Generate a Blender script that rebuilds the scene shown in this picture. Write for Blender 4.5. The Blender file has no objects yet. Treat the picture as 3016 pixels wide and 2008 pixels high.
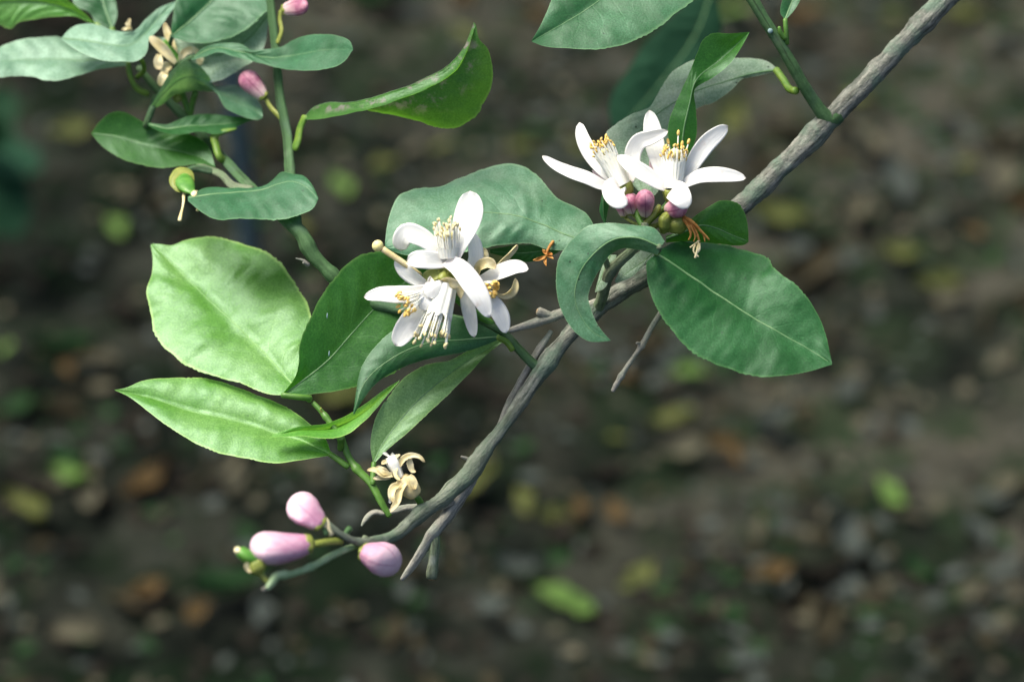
import bpy, math, random
import numpy as np
from mathutils import noise as mnoise, Vector

# ------------------------------------------------------------------ camera, sky, sun, exposure
SC = bpy.context.scene
COL = SC.collection
CAM_H, PITCH, DIST = 1.35, math.radians(38), 0.90
LENS, SENSOR = 60.0, 23.7
cam_d = bpy.data.cameras.new('camera'); cam = bpy.data.objects.new('camera', cam_d); COL.objects.link(cam)
cam.location = (0, 0, CAM_H); cam.rotation_euler = (math.radians(90) - PITCH, 0, 0)
cam_d.lens = LENS; cam_d.sensor_width = SENSOR; cam_d.sensor_fit = 'HORIZONTAL'
cam_d.clip_start = 0.02; cam_d.clip_end = 400
cam_d.dof.use_dof = True; cam_d.dof.focus_distance = DIST - 0.004; cam_d.dof.aperture_fstop = 4.2
SC.camera = cam

SUN_EL, SUN_AZ = math.radians(64), math.radians(-62)      # azimuth: 0 = straight ahead (+Y), negative = left
W = bpy.data.worlds.new('World'); SC.world = W; W.use_nodes = True
wn = W.node_tree
sky = wn.nodes.new('ShaderNodeTexSky'); sky.sky_type = 'NISHITA'; sky.sun_disc = False
sky.sun_elevation = SUN_EL; sky.sun_rotation = SUN_AZ
sky.air_density = 1.0; sky.dust_density = 6.0; sky.ozone_density = 1.0
wn.nodes['Background'].inputs['Strength'].default_value = 0.11
wn.links.new(sky.outputs[0], wn.nodes['Background'].inputs['Color'])
sun_d = bpy.data.lights.new('sun', 'SUN'); sun = bpy.data.objects.new('sun', sun_d); COL.objects.link(sun)
sun_d.energy = 2.6; sun_d.angle = math.radians(30); sun_d.color = (1.0, 0.95, 0.82)
sdir = Vector((math.sin(SUN_AZ) * math.cos(SUN_EL), math.cos(SUN_AZ) * math.cos(SUN_EL), math.sin(SUN_EL)))
sun.rotation_euler = sdir.to_track_quat('Z', 'Y').to_euler()
SC.view_settings.view_transform = 'Standard'; SC.view_settings.look = 'None'
SC.view_settings.gamma = 1.0; SC.view_settings.exposure = 0.98
SC.render.engine = 'CYCLES'
SC.cycles.use_denoising = True
SC.cycles.max_bounces = 8; SC.cycles.transmission_bounces = 6

random.seed(7); RNG = np.random.default_rng(11)

# ------------------------------------------------------------------ measuring frame of the plant
# plant points are given as (x, y, z): across and down in 0.12 mm steps on the plane of focus, z towards the viewer
SC_RATIO = SENSOR / LENS
STEP = DIST * SC_RATIO / 3016.0
CAMP = np.array([0, 0, CAM_H]); FWD = np.array([0, math.cos(PITCH), -math.sin(PITCH)])
UPV = np.array([0, math.sin(PITCH), math.cos(PITCH)]); RGT = np.array([1.0, 0, 0])
def world(p):
    p = np.asarray(p, float).reshape(-1, 3)
    # the left shoot swings back and the branch tip swings forward
    sm = lambda v: np.clip(v, 0, 1) ** 2 * (3 - 2 * np.clip(v, 0, 1))
    z = p[:, 2] + 330 * sm((1350 - p[:, 0]) / 600) * sm((-p[:, 1] - 1350) / 300) - 330 * sm((1150 - p[:, 0]) / 450) * sm((720 + p[:, 1]) / 380)
    d = (DIST - z * STEP)[:, None]
    a = ((p[:, 0] - 1508) / 3016 * SC_RATIO)[:, None]; b = ((p[:, 1] + 1004) / 3016 * SC_RATIO)[:, None]
    return CAMP + d * (FWD + a * RGT + b * UPV)
FR = {1: (0, 0, .44643), 2: (500, 0, .5102), 3: (1500, 0, .44643), 4: (1000, 450, .42463), 5: (300, 650, .47824),
      6: (650, 1200, .36986), 7: (1550, 300, .31891), 8: (1600, 600, .38265), 9: (1400, 550, .28694),
      10: (1050, 600, .28699), 11: (2000, 0, .574), 'd': (0, 0, 1.28068), 'n': (0, 0, 1.0)}
def fp(fr, pts):
    ox, oy, s = FR[fr]
    out = []
    for p in pts:
        z = p[2] if len(p) > 2 else 0.0
        out.append((ox + p[0] * s, -(oy + p[1] * s), z))
    return np.array(out, float)
def ground_hit(x, y, fr='d'):
    ox, oy, s = FR[fr]; X = ox + x * s; Y = oy + y * s
    d = FWD + (X - 1508) / 3016 * SC_RATIO * RGT + (1004 - Y) / 3016 * SC_RATIO * UPV
    t = -CAM_H / d[2]
    return CAMP + t * d

# ------------------------------------------------------------------ curve helpers
def crom(P, n):
    P = np.asarray(P, float)
    if len(P) == 2:
        return P[0] + (P[1] - P[0]) * np.linspace(0, 1, n)[:, None]
    Q = np.vstack([2 * P[0] - P[1], P, 2 * P[-1] - P[-2]])
    seg = []
    for i in range(len(P) - 1):
        p0, p1, p2, p3 = Q[i], Q[i + 1], Q[i + 2], Q[i + 3]
        d1 = max(np.linalg.norm((p2 - p1)[:3]), 1e-6)
        d0 = max(np.linalg.norm((p1 - p0)[:3]), 1e-6); d2 = max(np.linalg.norm((p3 - p2)[:3]), 1e-6)
        t1 = ((p1 - p0) / d0 - (p2 - p0) / (d0 + d1) + (p2 - p1) / d1) * d1
        t2 = ((p2 - p1) / d1 - (p3 - p1) / (d1 + d2) + (p3 - p2) / d2) * d1
        u = np.linspace(0, 1, 14, endpoint=False)[:, None]
        seg.append((2 * u**3 - 3 * u**2 + 1) * p1 + (u**3 - 2 * u**2 + u) * t1 + (-2 * u**3 + 3 * u**2) * p2 + (u**3 - u**2) * t2)
    seg.append(P[-1:])
    C = np.vstack(seg)
    L = np.concatenate([[0], np.cumsum(np.linalg.norm(np.diff(C[:, :3], axis=0), axis=1))])
    tt = np.linspace(0, L[-1], n)
    return np.stack([np.interp(tt, L, C[:, k]) for k in range(C.shape[1])], 1)
def norm(v): return v / np.maximum(np.linalg.norm(v, axis=-1, keepdims=True), 1e-9)
def rot(v, ax, a):
    ax = norm(ax); return v * math.cos(a) + np.cross(ax, v) * math.sin(a) + ax * (np.sum(ax * v, -1, keepdims=True)) * (1 - math.cos(a))
def fnoise(p, f, seed=0):
    return np.array([mnoise.noise(Vector((q[0] * f + seed, q[1] * f - seed, q[2] * f + 3.1))) for q in np.asarray(p)])

# ------------------------------------------------------------------ mesh output
class MB:
    def __init__(s): s.v = []; s.f = []; s.uv = []; s.mi = []; s.n = 0
    def grid(s, G, U, Vv, closed=False, mi=0, flip=False):
        nu, nv = G.shape[:2]
        s.v.append(G.reshape(-1, 3)); b = s.n; s.n += nu * nv
        cols = nv if closed else nv - 1
        for i in range(nu - 1):
            for j in range(cols):
                k = (j + 1) % nv
                q = [b + i * nv + j, b + (i + 1) * nv + j, b + (i + 1) * nv + k, b + i * nv + k]
                vj = Vv[j]; vk = Vv[j + 1] if not closed else (j + 1) / nv
                uv = [(U[i], vj), (U[i + 1], vj), (U[i + 1], vk), (U[i], vk)]
                if flip: q.reverse(); uv.reverse()
                s.f.append(q); s.uv += uv; s.mi.append(mi)
        return b
    def cap(s, ids, mi=0, u=0.0):
        s.f.append(list(ids)); s.uv += [(u, .5)] * len(ids); s.mi.append(mi)
    def ball(s, c, r, n=10, m=7, mi=0, axis=None, stretch=1.0):
        c = np.asarray(c, float)
        ax = norm(np.array(axis, float)) if axis is not None else np.array([0, 1.0, 0])
        e1 = norm(np.cross(ax, [0.31, 0.2, 0.93])); e2 = np.cross(ax, e1)
        G = np.zeros((m, n, 3))
        for i in range(m):
            th = math.pi * (i + .02) / (m - 1 + .04)
            for j in range(n):
                ph = 2 * math.pi * j / n
                G[i, j] = c + r * (math.sin(th) * (math.cos(ph) * e1 + math.sin(ph) * e2) - math.cos(th) * stretch * ax)
        s.grid(G, np.linspace(0, 1, m), np.linspace(0, 1, n), True, mi)
    def build(s, name, mats, parent=None, px=True):
        V = np.vstack(s.v)
        if px: V = world(V)
        if parent is not None: V = V - ORIGIN[parent.name]
        me = bpy.data.meshes.new(name)
        me.from_pydata(V.tolist(), [], s.f)
        ul = me.uv_layers.new(name='UVMap')
        ul.data.foreach_set('uv', np.array(s.uv, float).ravel())
        for m in (mats if isinstance(mats, (list, tuple)) else [mats]): me.materials.append(m)
        me.polygons.foreach_set('material_index', s.mi)
        me.polygons.foreach_set('use_smooth', [True] * len(s.f))
        me.update()
        o = bpy.data.objects.new(name, me); COL.objects.link(o)
        if parent is not None:
            o.parent = parent; ORIGIN[o.name] = ORIGIN[parent.name]
        return o
ORIGIN = {}
def thing(name, loc, label, cat, group=None):
    o = bpy.data.objects.new(name, None); COL.objects.link(o); o.location = loc; o.empty_display_size = .05
    ORIGIN[o.name] = np.array(loc, float); o['label'] = label; o['category'] = cat
    if group: o['group'] = group
    return o

# ------------------------------------------------------------------ materials
def mat(name):
    m = bpy.data.materials.new(name); m.use_nodes = True
    nt = m.node_tree
    for n in list(nt.nodes): nt.nodes.remove(n)
    return m, nt
class NT:
    def __init__(s, nt): s.nt = nt
    def n(s, t, **k):
        nd = s.nt.nodes.new('ShaderNode' + t)
        for a, b in k.items():
            if a.startswith('i_'): s.set(nd, a[2:].replace('_', ' '), b)
            else: setattr(nd, a, b)
        return nd
    def set(s, nd, key, val):
        sock = nd.inputs[int(key)] if key.isdigit() else nd.inputs[key]
        if isinstance(val, bpy.types.NodeSocket): s.nt.links.new(val, sock)
        else: sock.default_value = val
    def math(s, op, a, b=0.0, c=0.0, clamp=False):
        nd = s.n('Math', operation=op, use_clamp=clamp)
        s.set(nd, '0', a); s.set(nd, '1', b)
        if op in ('MULTIPLY_ADD', 'SMOOTH_MIN', 'COMPARE'): s.set(nd, '2', c)
        return nd.outputs[0]
    def mix(s, f, a, b, blend='MIX'):
        nd = s.n('Mix', data_type='RGBA', blend_type=blend)
        s.set(nd, '0', f); s.set(nd, '6', a); s.set(nd, '7', b)
        return nd.outputs[2]
    def ramp(s, f, stops, interp='LINEAR'):
        nd = s.n('ValToRGB'); s.set(nd, '0', f); cr = nd.color_ramp; cr.interpolation = interp
        while len(cr.elements) < len(stops): cr.elements.new(.5)
        for e, (p, c) in zip(cr.elements, stops):
            e.position = p; e.color = c if len(c) == 4 else (*c, 1)
        return nd.outputs[0]
    def step(s, x, a, b):
        nd = s.n('MapRange', interpolation_type='SMOOTHSTEP'); s.set(nd, '0', x); s.set(nd, '1', a); s.set(nd, '2', b)
        return nd.outputs[0]
    def noise(s, vec, sc, det=3, rough=.55):
        nd = s.n('TexNoise'); nd.inputs['Scale'].default_value = sc; nd.inputs['Detail'].default_value = det
        nd.inputs['Roughness'].default_value = rough
        if vec is not None: s.set(nd, 'Vector', vec)
        return nd.outputs[0]
def c4(c): return (*c, 1)

def leaf_mat(name, col, col2, trans, tf=.35, rough=.42, spec=.5, veins=9.0, vein_l=.25, speck=.5, margin=.5, scar=0.0, bump=.35, coat=0.0, dust=0.0):
    m, nt = mat(name); N = NT(nt)
    uv = N.n('UVMap').outputs[0]; sep = N.n('SeparateXYZ'); N.set(sep, '0', uv)
    t = sep.outputs[0]; s = N.math('ABSOLUTE', N.math('MULTIPLY_ADD', sep.outputs[1], 2.0, -1.0))
    obj = N.n('TexCoord').outputs['Object']; rnd = N.n('ObjectInfo').outputs['Random']
    nb = N.noise(obj, 45, 3); nf = N.noise(obj, 1500, 2); nm = N.noise(obj, 260, 3, .6)
    cc = N.math('ADD', N.math('SUBTRACT', N.math('MULTIPLY', t, veins), N.math('MULTIPLY', s, 2.1)), N.math('MULTIPLY', nb, 1.1))
    fr = N.math('ABSOLUTE', N.math('SUBTRACT', N.math('FRACT', cc), .5))
    vein = N.math('MULTIPLY', N.math('SUBTRACT', 1.0, N.step(fr, 0.0, .07)), N.math('SUBTRACT', 1.0, N.math('MULTIPLY', s, .75)))
    c = N.mix(N.step(nb, .36, .64), c4(col), c4(col2))
    c = N.mix(N.math('MULTIPLY', N.step(nf, .38, .62), .7), c, N.mix(1.0, c, (.52, .62, .5, 1), 'MULTIPLY'))
    c = N.mix(N.math('MULTIPLY', N.step(nm, .5, .75), .3), c, N.mix(1.0, c, (1.5, 1.35, 1.2, 1), 'MULTIPLY'))
    c = N.mix(N.math('MULTIPLY', vein, vein_l), c, N.mix(1.0, c, (1.55, 1.4, 1.5, 1), 'MULTIPLY'))
    c = N.mix(N.math('MULTIPLY', N.step(s, .945, .99), margin), c, (min(col2[0] * 2 + .1, .7), min(col2[1] * 1.5 + .12, .75), col2[2] * 1.5 + .06, 1))
    hv = N.n('HueSaturation', i_Value=N.math('MULTIPLY_ADD', rnd, .3, .85), i_Hue=N.math('MULTIPLY_ADD', rnd, .02, .49)); N.set(hv, 'Color', c); c = hv.outputs[0]
    if dust:
        c = N.mix(N.math('MULTIPLY', N.step(N.noise(obj, 75, 4, .65), .42, .7), dust), c, (.42, .44, .38, 1))
    vg = N.n('TexVoronoi', i_Scale=1150.0); N.set(vg, 'Vector', obj)
    c = N.mix(N.math('MULTIPLY', N.math('SUBTRACT', 1.0, N.step(vg.outputs['Distance'], .12, .34)), .45), c, N.mix(1.0, c, (1.75, 1.5, 1.7, 1), 'MULTIPLY'))
    if speck:
        vo = N.n('TexVoronoi', i_Scale=330.0); N.set(vo, 'Vector', obj); sv = N.n('SeparateXYZ'); N.set(sv, '0', vo.outputs['Color'])
        k = N.math('MULTIPLY', N.math('SUBTRACT', 1.0, N.step(vo.outputs['Distance'], .08, .17)), N.math('GREATER_THAN', sv.outputs[0], .86))
        c = N.mix(N.math('MULTIPLY', k, speck), c, (.012, .014, .012, 1))
    if scar:
        k = N.math('MULTIPLY', N.step(N.noise(obj, 130, 4, .7), .5, .62), N.math('SUBTRACT', 1.0, N.step(s, .25, .75)))
        c = N.mix(N.math('MULTIPLY', k, scar), c, N.mix(nm, (.10, .055, .05, 1), (.34, .30, .30, 1)))
    h = N.math('ADD', N.math('MULTIPLY', nf, .35), N.math('ADD', N.math('MULTIPLY', nm, .6), N.math('MULTIPLY', vein, -.15)))
    bp = N.n('Bump', i_Strength=bump, i_Distance=.0005); N.set(bp, 'Height', h)
    pr = N.n('BsdfPrincipled'); N.set(pr, 'Base Color', c); N.set(pr, 'Normal', bp.outputs[0])
    N.set(pr, 'Roughness', N.math('MULTIPLY_ADD', nm, .2, rough - .1)); pr.inputs['Specular IOR Level'].default_value = spec
    pr.inputs['Specular Tint'].default_value = (.72, 1.0, .88, 1)
    if coat: pr.inputs['Coat Weight'].default_value = coat; pr.inputs['Coat Roughness'].default_value = .3
    tr = N.n('BsdfTranslucent'); N.set(tr, 'Normal', bp.outputs[0])
    N.set(tr, 'Color', N.mix(.45, c4(trans), N.mix(1.0, c, (3.0, 2.6, 1.6, 1), 'MULTIPLY')))
    mx = N.n('MixShader'); mx.inputs[0].default_value = tf
    nt.links.new(pr.outputs[0], mx.inputs[1]); nt.links.new(tr.outputs[0], mx.inputs[2])
    out = N.n('OutputMaterial'); nt.links.new(mx.outputs[0], out.inputs[0])
    return m

def simple_mat(name, col, col2=None, sc=300, rough=.5, spec=.4, sub=0.0, subr=(.002, .0015, .001), bump=.2, bsc=900, tf=0.0, base_tint=None, tip_tint=None, ring=None):
    m, nt = mat(name); N = NT(nt)
    obj = N.n('TexCoord').outputs['Object']
    c = N.mix(N.step(N.noise(obj, sc, 3), .35, .68), c4(col), c4(col2 or col))
    uv = N.n('UVMap').outputs[0]; sep = N.n('SeparateXYZ'); N.set(sep, '0', uv)
    if base_tint: c = N.mix(N.math('MULTIPLY', N.math('SUBTRACT', 1.0, N.step(sep.outputs[0], base_tint[1], base_tint[2])), base_tint[3]), c, c4(base_tint[0]))
    if tip_tint: c = N.mix(N.math('MULTIPLY', N.step(sep.outputs[0], tip_tint[1], tip_tint[2]), tip_tint[3]), c, c4(tip_tint[0]))
    if ring:
        f = N.math('ABSOLUTE', N.math('SUBTRACT', N.math('FRACT', N.math('MULTIPLY', sep.outputs[1], 5.0)), .5))
        c = N.mix(N.math('MULTIPLY', N.math('SUBTRACT', 1.0, N.step(f, 0, .09)), ring[1]), c, c4(ring[0]))
    bp = N.n('Bump', i_Strength=bump, i_Distance=.0004); N.set(bp, 'Height', N.noise(obj, bsc, 3))
    pr = N.n('BsdfPrincipled'); N.set(pr, 'Base Color', c); N.set(pr, 'Normal', bp.outputs[0])
    pr.inputs['Roughness'].default_value = rough; pr.inputs['Specular IOR Level'].default_value = spec
    if sub:
        pr.inputs['Subsurface Weight'].default_value = sub; pr.inputs['Subsurface Radius'].default_value = (1, .8, .6); pr.inputs['Subsurface Scale'].default_value = subr[0]
    sh = pr.outputs[0]
    if tf:
        tr = N.n('BsdfTranslucent'); N.set(tr, 'Color', c); mx = N.n('MixShader'); mx.inputs[0].default_value = tf
        nt.links.new(sh, mx.inputs[1]); nt.links.new(tr.outputs[0], mx.inputs[2]); sh = mx.outputs[0]
    out = N.n('OutputMaterial'); nt.links.new(sh, out.inputs[0])
    return m

def bark_mat(name, c1, c2, c3, green=None, lichen=.55, sx=60, bump=.7):
    m, nt = mat(name); N = NT(nt)
    uv = N.n('UVMap').outputs[0]; obj = N.n('TexCoord').outputs['Object']
    mp = N.n('Mapping'); N.set(mp, 'Vector', uv); mp.inputs['Scale'].default_value = (sx * 1.1, 15, 1)
    st = N.noise(mp.outputs[0], 1.0, 5, .7); nb = N.noise(obj, 90, 4, .6); nf = N.noise(obj, 1300, 3)
    mp2 = N.n('Mapping'); N.set(mp2, 'Vector', uv); mp2.inputs['Scale'].default_value = (sx * .7, 9, 1)
    cr = N.noise(mp2.outputs[0], 1.0, 4, .75)
    c = N.mix(N.step(st, .35, .66), c4(c1), c4(c2))
    c = N.mix(N.math('MULTIPLY', N.step(nb, .45, .66), .8), c, c4(c3))
    c = N.mix(N.math('MULTIPLY', N.step(cr, .52, .66), .75), c, N.mix(1.0, c, (.3, .28, .26, 1), 'MULTIPLY'))
    c = N.mix(N.math('MULTIPLY', N.step(nf, .45, .65), .35), c, N.mix(1.0, c, (1.6, 1.6, 1.6, 1), 'MULTIPLY'))
    vl = N.n('TexVoronoi', i_Scale=150.0); N.set(vl, 'Vector', obj); sl = N.n('SeparateXYZ'); N.set(sl, '0', vl.outputs['Color'])
    c = N.mix(N.math('MULTIPLY', N.math('MULTIPLY', N.math('SUBTRACT', 1.0, N.step(vl.outputs['Distance'], .15, .4)), N.math('GREATER_THAN', sl.outputs[0], .7)), lichen), c, N.mix(nf, (.24, .28, .22, 1), (.42, .45, .38, 1)))
    if green:
        su = N.n('SeparateXYZ'); N.set(su, '0', uv)
        c = N.mix(N.math('MULTIPLY', N.step(su.outputs[0], green[0], green[1]), .42), c, N.mix(nb, (.065, .115, .07, 1), (.14, .19, .115, 1)))
    h = N.math('ADD', N.math('MULTIPLY', cr, -1.2), N.math('ADD', N.math('MULTIPLY', nf, .4), st))
    bp = N.n('Bump', i_Strength=bump, i_Distance=.0008); N.set(bp, 'Height', h)
    pr = N.n('BsdfPrincipled'); N.set(pr, 'Base Color', c); N.set(pr, 'Normal', bp.outputs[0]); pr.inputs['Roughness'].default_value = .75
    pr.inputs['Specular IOR Level'].default_value = .25
    out = N.n('OutputMaterial'); nt.links.new(pr.outputs[0], out.inputs[0])
    return m

M_DARK = leaf_mat('leaf_dark', (.009, .068, .010), (.024, .108, .028), (.07, .34, .012), tf=.22, rough=.5, spec=.4, vein_l=0.3, speck=.5, margin=.2)
M_MID = leaf_mat('leaf_mature', (.010, .078, .016), (.034, .132, .050), (.08, .34, .018), tf=.24, rough=.46, spec=.55, vein_l=0.3, speck=.8, margin=.35, dust=.07)
M_PALE = leaf_mat('leaf_waxy', (.040, .140, .062), (.095, .215, .12), (.12, .36, .04), tf=.26, rough=.46, spec=.65, vein_l=0.25, speck=.9, margin=.35, dust=.12)
M_SHEEN = leaf_mat('leaf_sky_sheen', (.11, .24, .15), (.18, .33, .23), (.12, .36, .05), tf=.22, rough=.46, spec=.8, vein_l=.1, speck=.5, margin=.3, dust=.1)  # pale sky sheen of the flat-lying leaves put into their base colour
M_DUST = leaf_mat('leaf_dusty', (.22, .34, .24), (.30, .42, .32), (.20, .36, .13), tf=.26, rough=.6, spec=.5, vein_l=.08, speck=1.0, margin=.2, dust=.3)
M_YOUNG = leaf_mat('leaf_young', (.10, .29, .035), (.165, .365, .085), (.25, .54, .05), tf=.3, rough=.4, spec=.6, veins=8, vein_l=.2, speck=.25, margin=.6)
M_SCAR = leaf_mat('leaf_scarred', (.047, .16, .022), (.07, .20, .034), (.15, .42, .02), tf=.36, rough=.42, speck=.3, margin=.3, scar=.9, bump=.8)
M_YOUNG2 = leaf_mat('leaf_half_young', (.13, .33, .07), (.21, .42, .15), (.26, .54, .06), tf=.34, rough=.42, spec=.8, vein_l=0.25, speck=.8, margin=.5)
M_GREEN = leaf_mat('leaf_green', (.022, .125, .012), (.038, .165, .022), (.10, .42, .012), tf=.28, rough=.42, spec=.5, vein_l=0.28, speck=.4, margin=.4)
M_FAR = leaf_mat('leaf_dark_far', (.009, .036, .018), (.014, .05, .026), (.02, .08, .03), tf=.1, rough=.7, spec=.1, vein_l=.1, speck=0, margin=0)  # darker, duller green for the blurred far leaf and the seedling
M_RIB = simple_mat('leaf_rib', (.10, .22, .085), (.15, .28, .12), rough=.45, tf=.1)
M_RIBY = simple_mat('leaf_rib_young', (.17, .36, .09), (.22, .42, .13), rough=.42, tf=.1)
M_PETI = simple_mat('petiole', (.085, .19, .022), (.15, .24, .03), rough=.42, sub=.1)
M_TWIG = bark_mat('green_twig', (.035, .085, .03), (.055, .12, .045), (.05, .10, .055), lichen=.08, sx=30, bump=.3)
M_SHOOT = simple_mat('young_shoot', (.06, .16, .022), (.095, .215, .035), rough=.42, sub=.1)
M_BARK = bark_mat('grey_bark', (.07, .08, .065), (.235, .24, .205), (.10, .155, .11), bump=1.2)
M_BARKM = bark_mat('branch_bark', (.07, .08, .065), (.235, .24, .205), (.10, .155, .11), bump=1.2, green=(.19, .25))
M_BARKG = bark_mat('green_grey_bark', (.10, .13, .08), (.18, .21, .14), (.11, .17, .085))
M_DEAD = bark_mat('dead_twig', (.17, .17, .145), (.34, .33, .28), (.2, .23, .18))
M_SHOOTG = simple_mat('greyish_shoot', (.22, .34, .17), (.30, .42, .24), rough=.5, sub=.1)
def petal_mat():
    m, nt = mat('petal'); N = NT(nt)
    uv = N.n('UVMap').outputs[0]; obj = N.n('TexCoord').outputs['Object']; rnd = N.n('ObjectInfo').outputs['Random']
    mp = N.n('Mapping'); N.set(mp, 'Vector', uv); mp.inputs['Scale'].default_value = (2.2, 34, 1)
    st = N.noise(mp.outputs[0], 1.0, 3, .6); nb = N.noise(obj, 160, 4, .6); sep = N.n('SeparateXYZ'); N.set(sep, '0', uv)
    c = N.mix(N.math('MULTIPLY', N.step(st, .42, .62), .5), (.89, .895, .86, 1), (.78, .795, .74, 1))
    c = N.mix(N.math('MULTIPLY', N.math('SUBTRACT', 1.0, N.step(sep.outputs[0], .02, .32)), .45), c, (.74, .66, .66, 1))
    c = N.mix(N.math('MULTIPLY', N.step(nb, .6, .74), N.math('MULTIPLY', rnd, .5)), c, (.72, .60, .50, 1))
    c = N.mix(N.math('MULTIPLY', N.step(N.math('ADD', sep.outputs[0], N.math('MULTIPLY', nb, .06)), .985, 1.05), .55), c, (.55, .42, .28, 1))
    bp = N.n('Bump', i_Strength=.35, i_Distance=.0004); N.set(bp, 'Height', N.math('ADD', st, N.math('MULTIPLY', N.noise(obj, 900, 2), .3)))
    pr = N.n('BsdfPrincipled'); N.set(pr, 'Base Color', c); N.set(pr, 'Normal', bp.outputs[0]); pr.inputs['Roughness'].default_value = .5
    pr.inputs['Specular IOR Level'].default_value = .4; pr.inputs['Subsurface Weight'].default_value = .2; pr.inputs['Subsurface Radius'].default_value = (1, .9, .7); pr.inputs['Subsurface Scale'].default_value = .0012
    tr = N.n('BsdfTranslucent'); N.set(tr, 'Color', c); mx = N.n('MixShader'); mx.inputs[0].default_value = .22
    nt.links.new(pr.outputs[0], mx.inputs[1]); nt.links.new(tr.outputs[0], mx.inputs[2]); out = N.n('OutputMaterial'); nt.links.new(mx.outputs[0], out.inputs[0])
    return m
M_PETAL = petal_mat()
M_PETALP = simple_mat('petal_pink', (.60, .30, .38), (.68, .42, .48), rough=.45, spec=.35, sub=.2, subr=(.001, 0, 0), tip_tint=((.8, .7, .72), .5, 1.0, .6))
M_BUD = simple_mat('bud_pink', (.32, .10, .18), (.50, .24, .31), sc=320, rough=.5, bump=.5, sub=.25, subr=(.001, 0, 0), ring=((.18, .04, .09), .7), base_tint=((.66, .52, .50), .05, .6, .85))
M_BUDL = simple_mat('bud_pale', (.46, .22, .34), (.54, .33, .43), sc=320, rough=.5, sub=.25, subr=(.0012, 0, 0), ring=((.34, .13, .24), .45), bump=.5, tip_tint=((.70, .56, .62), .3, .95, .6))
M_FIL = simple_mat('filament', (.84, .85, .78), (.8, .8, .68), rough=.5, sub=.2, subr=(.0006, 0, 0))
M_ANTH = simple_mat('anther', (.70, .45, .09), (.78, .58, .20), sc=800, rough=.6)
M_ANTHC = simple_mat('anther_cream', (.72, .62, .30), (.78, .70, .42), sc=800, rough=.6)
M_STIG = simple_mat('stigma', (.72, .66, .28), (.76, .70, .36), rough=.45, sub=.2)
M_CREAM = simple_mat('faded_petal', (.60, .50, .24), (.68, .61, .38), sc=250, rough=.55, sub=.2, bump=.4, tip_tint=((.5, .33, .14), .8, 1.0, .5))
M_ORANGE = simple_mat('withered', (.38, .15, .025), (.52, .27, .07), sc=500, rough=.65, bump=.5, tf=.15)
M_CALYX = simple_mat('calyx', (.17, .21, .035), (.25, .28, .06), rough=.45, sub=.15)
M_FRUIT = simple_mat('fruitlet', (.055, .19, .02), (.10, .26, .035), rough=.38, sub=.1)
M_WOUND = simple_mat('broken_wood', (.32, .20, .10), (.45, .33, .2), sc=900, rough=.8, bump=.8)

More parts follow.
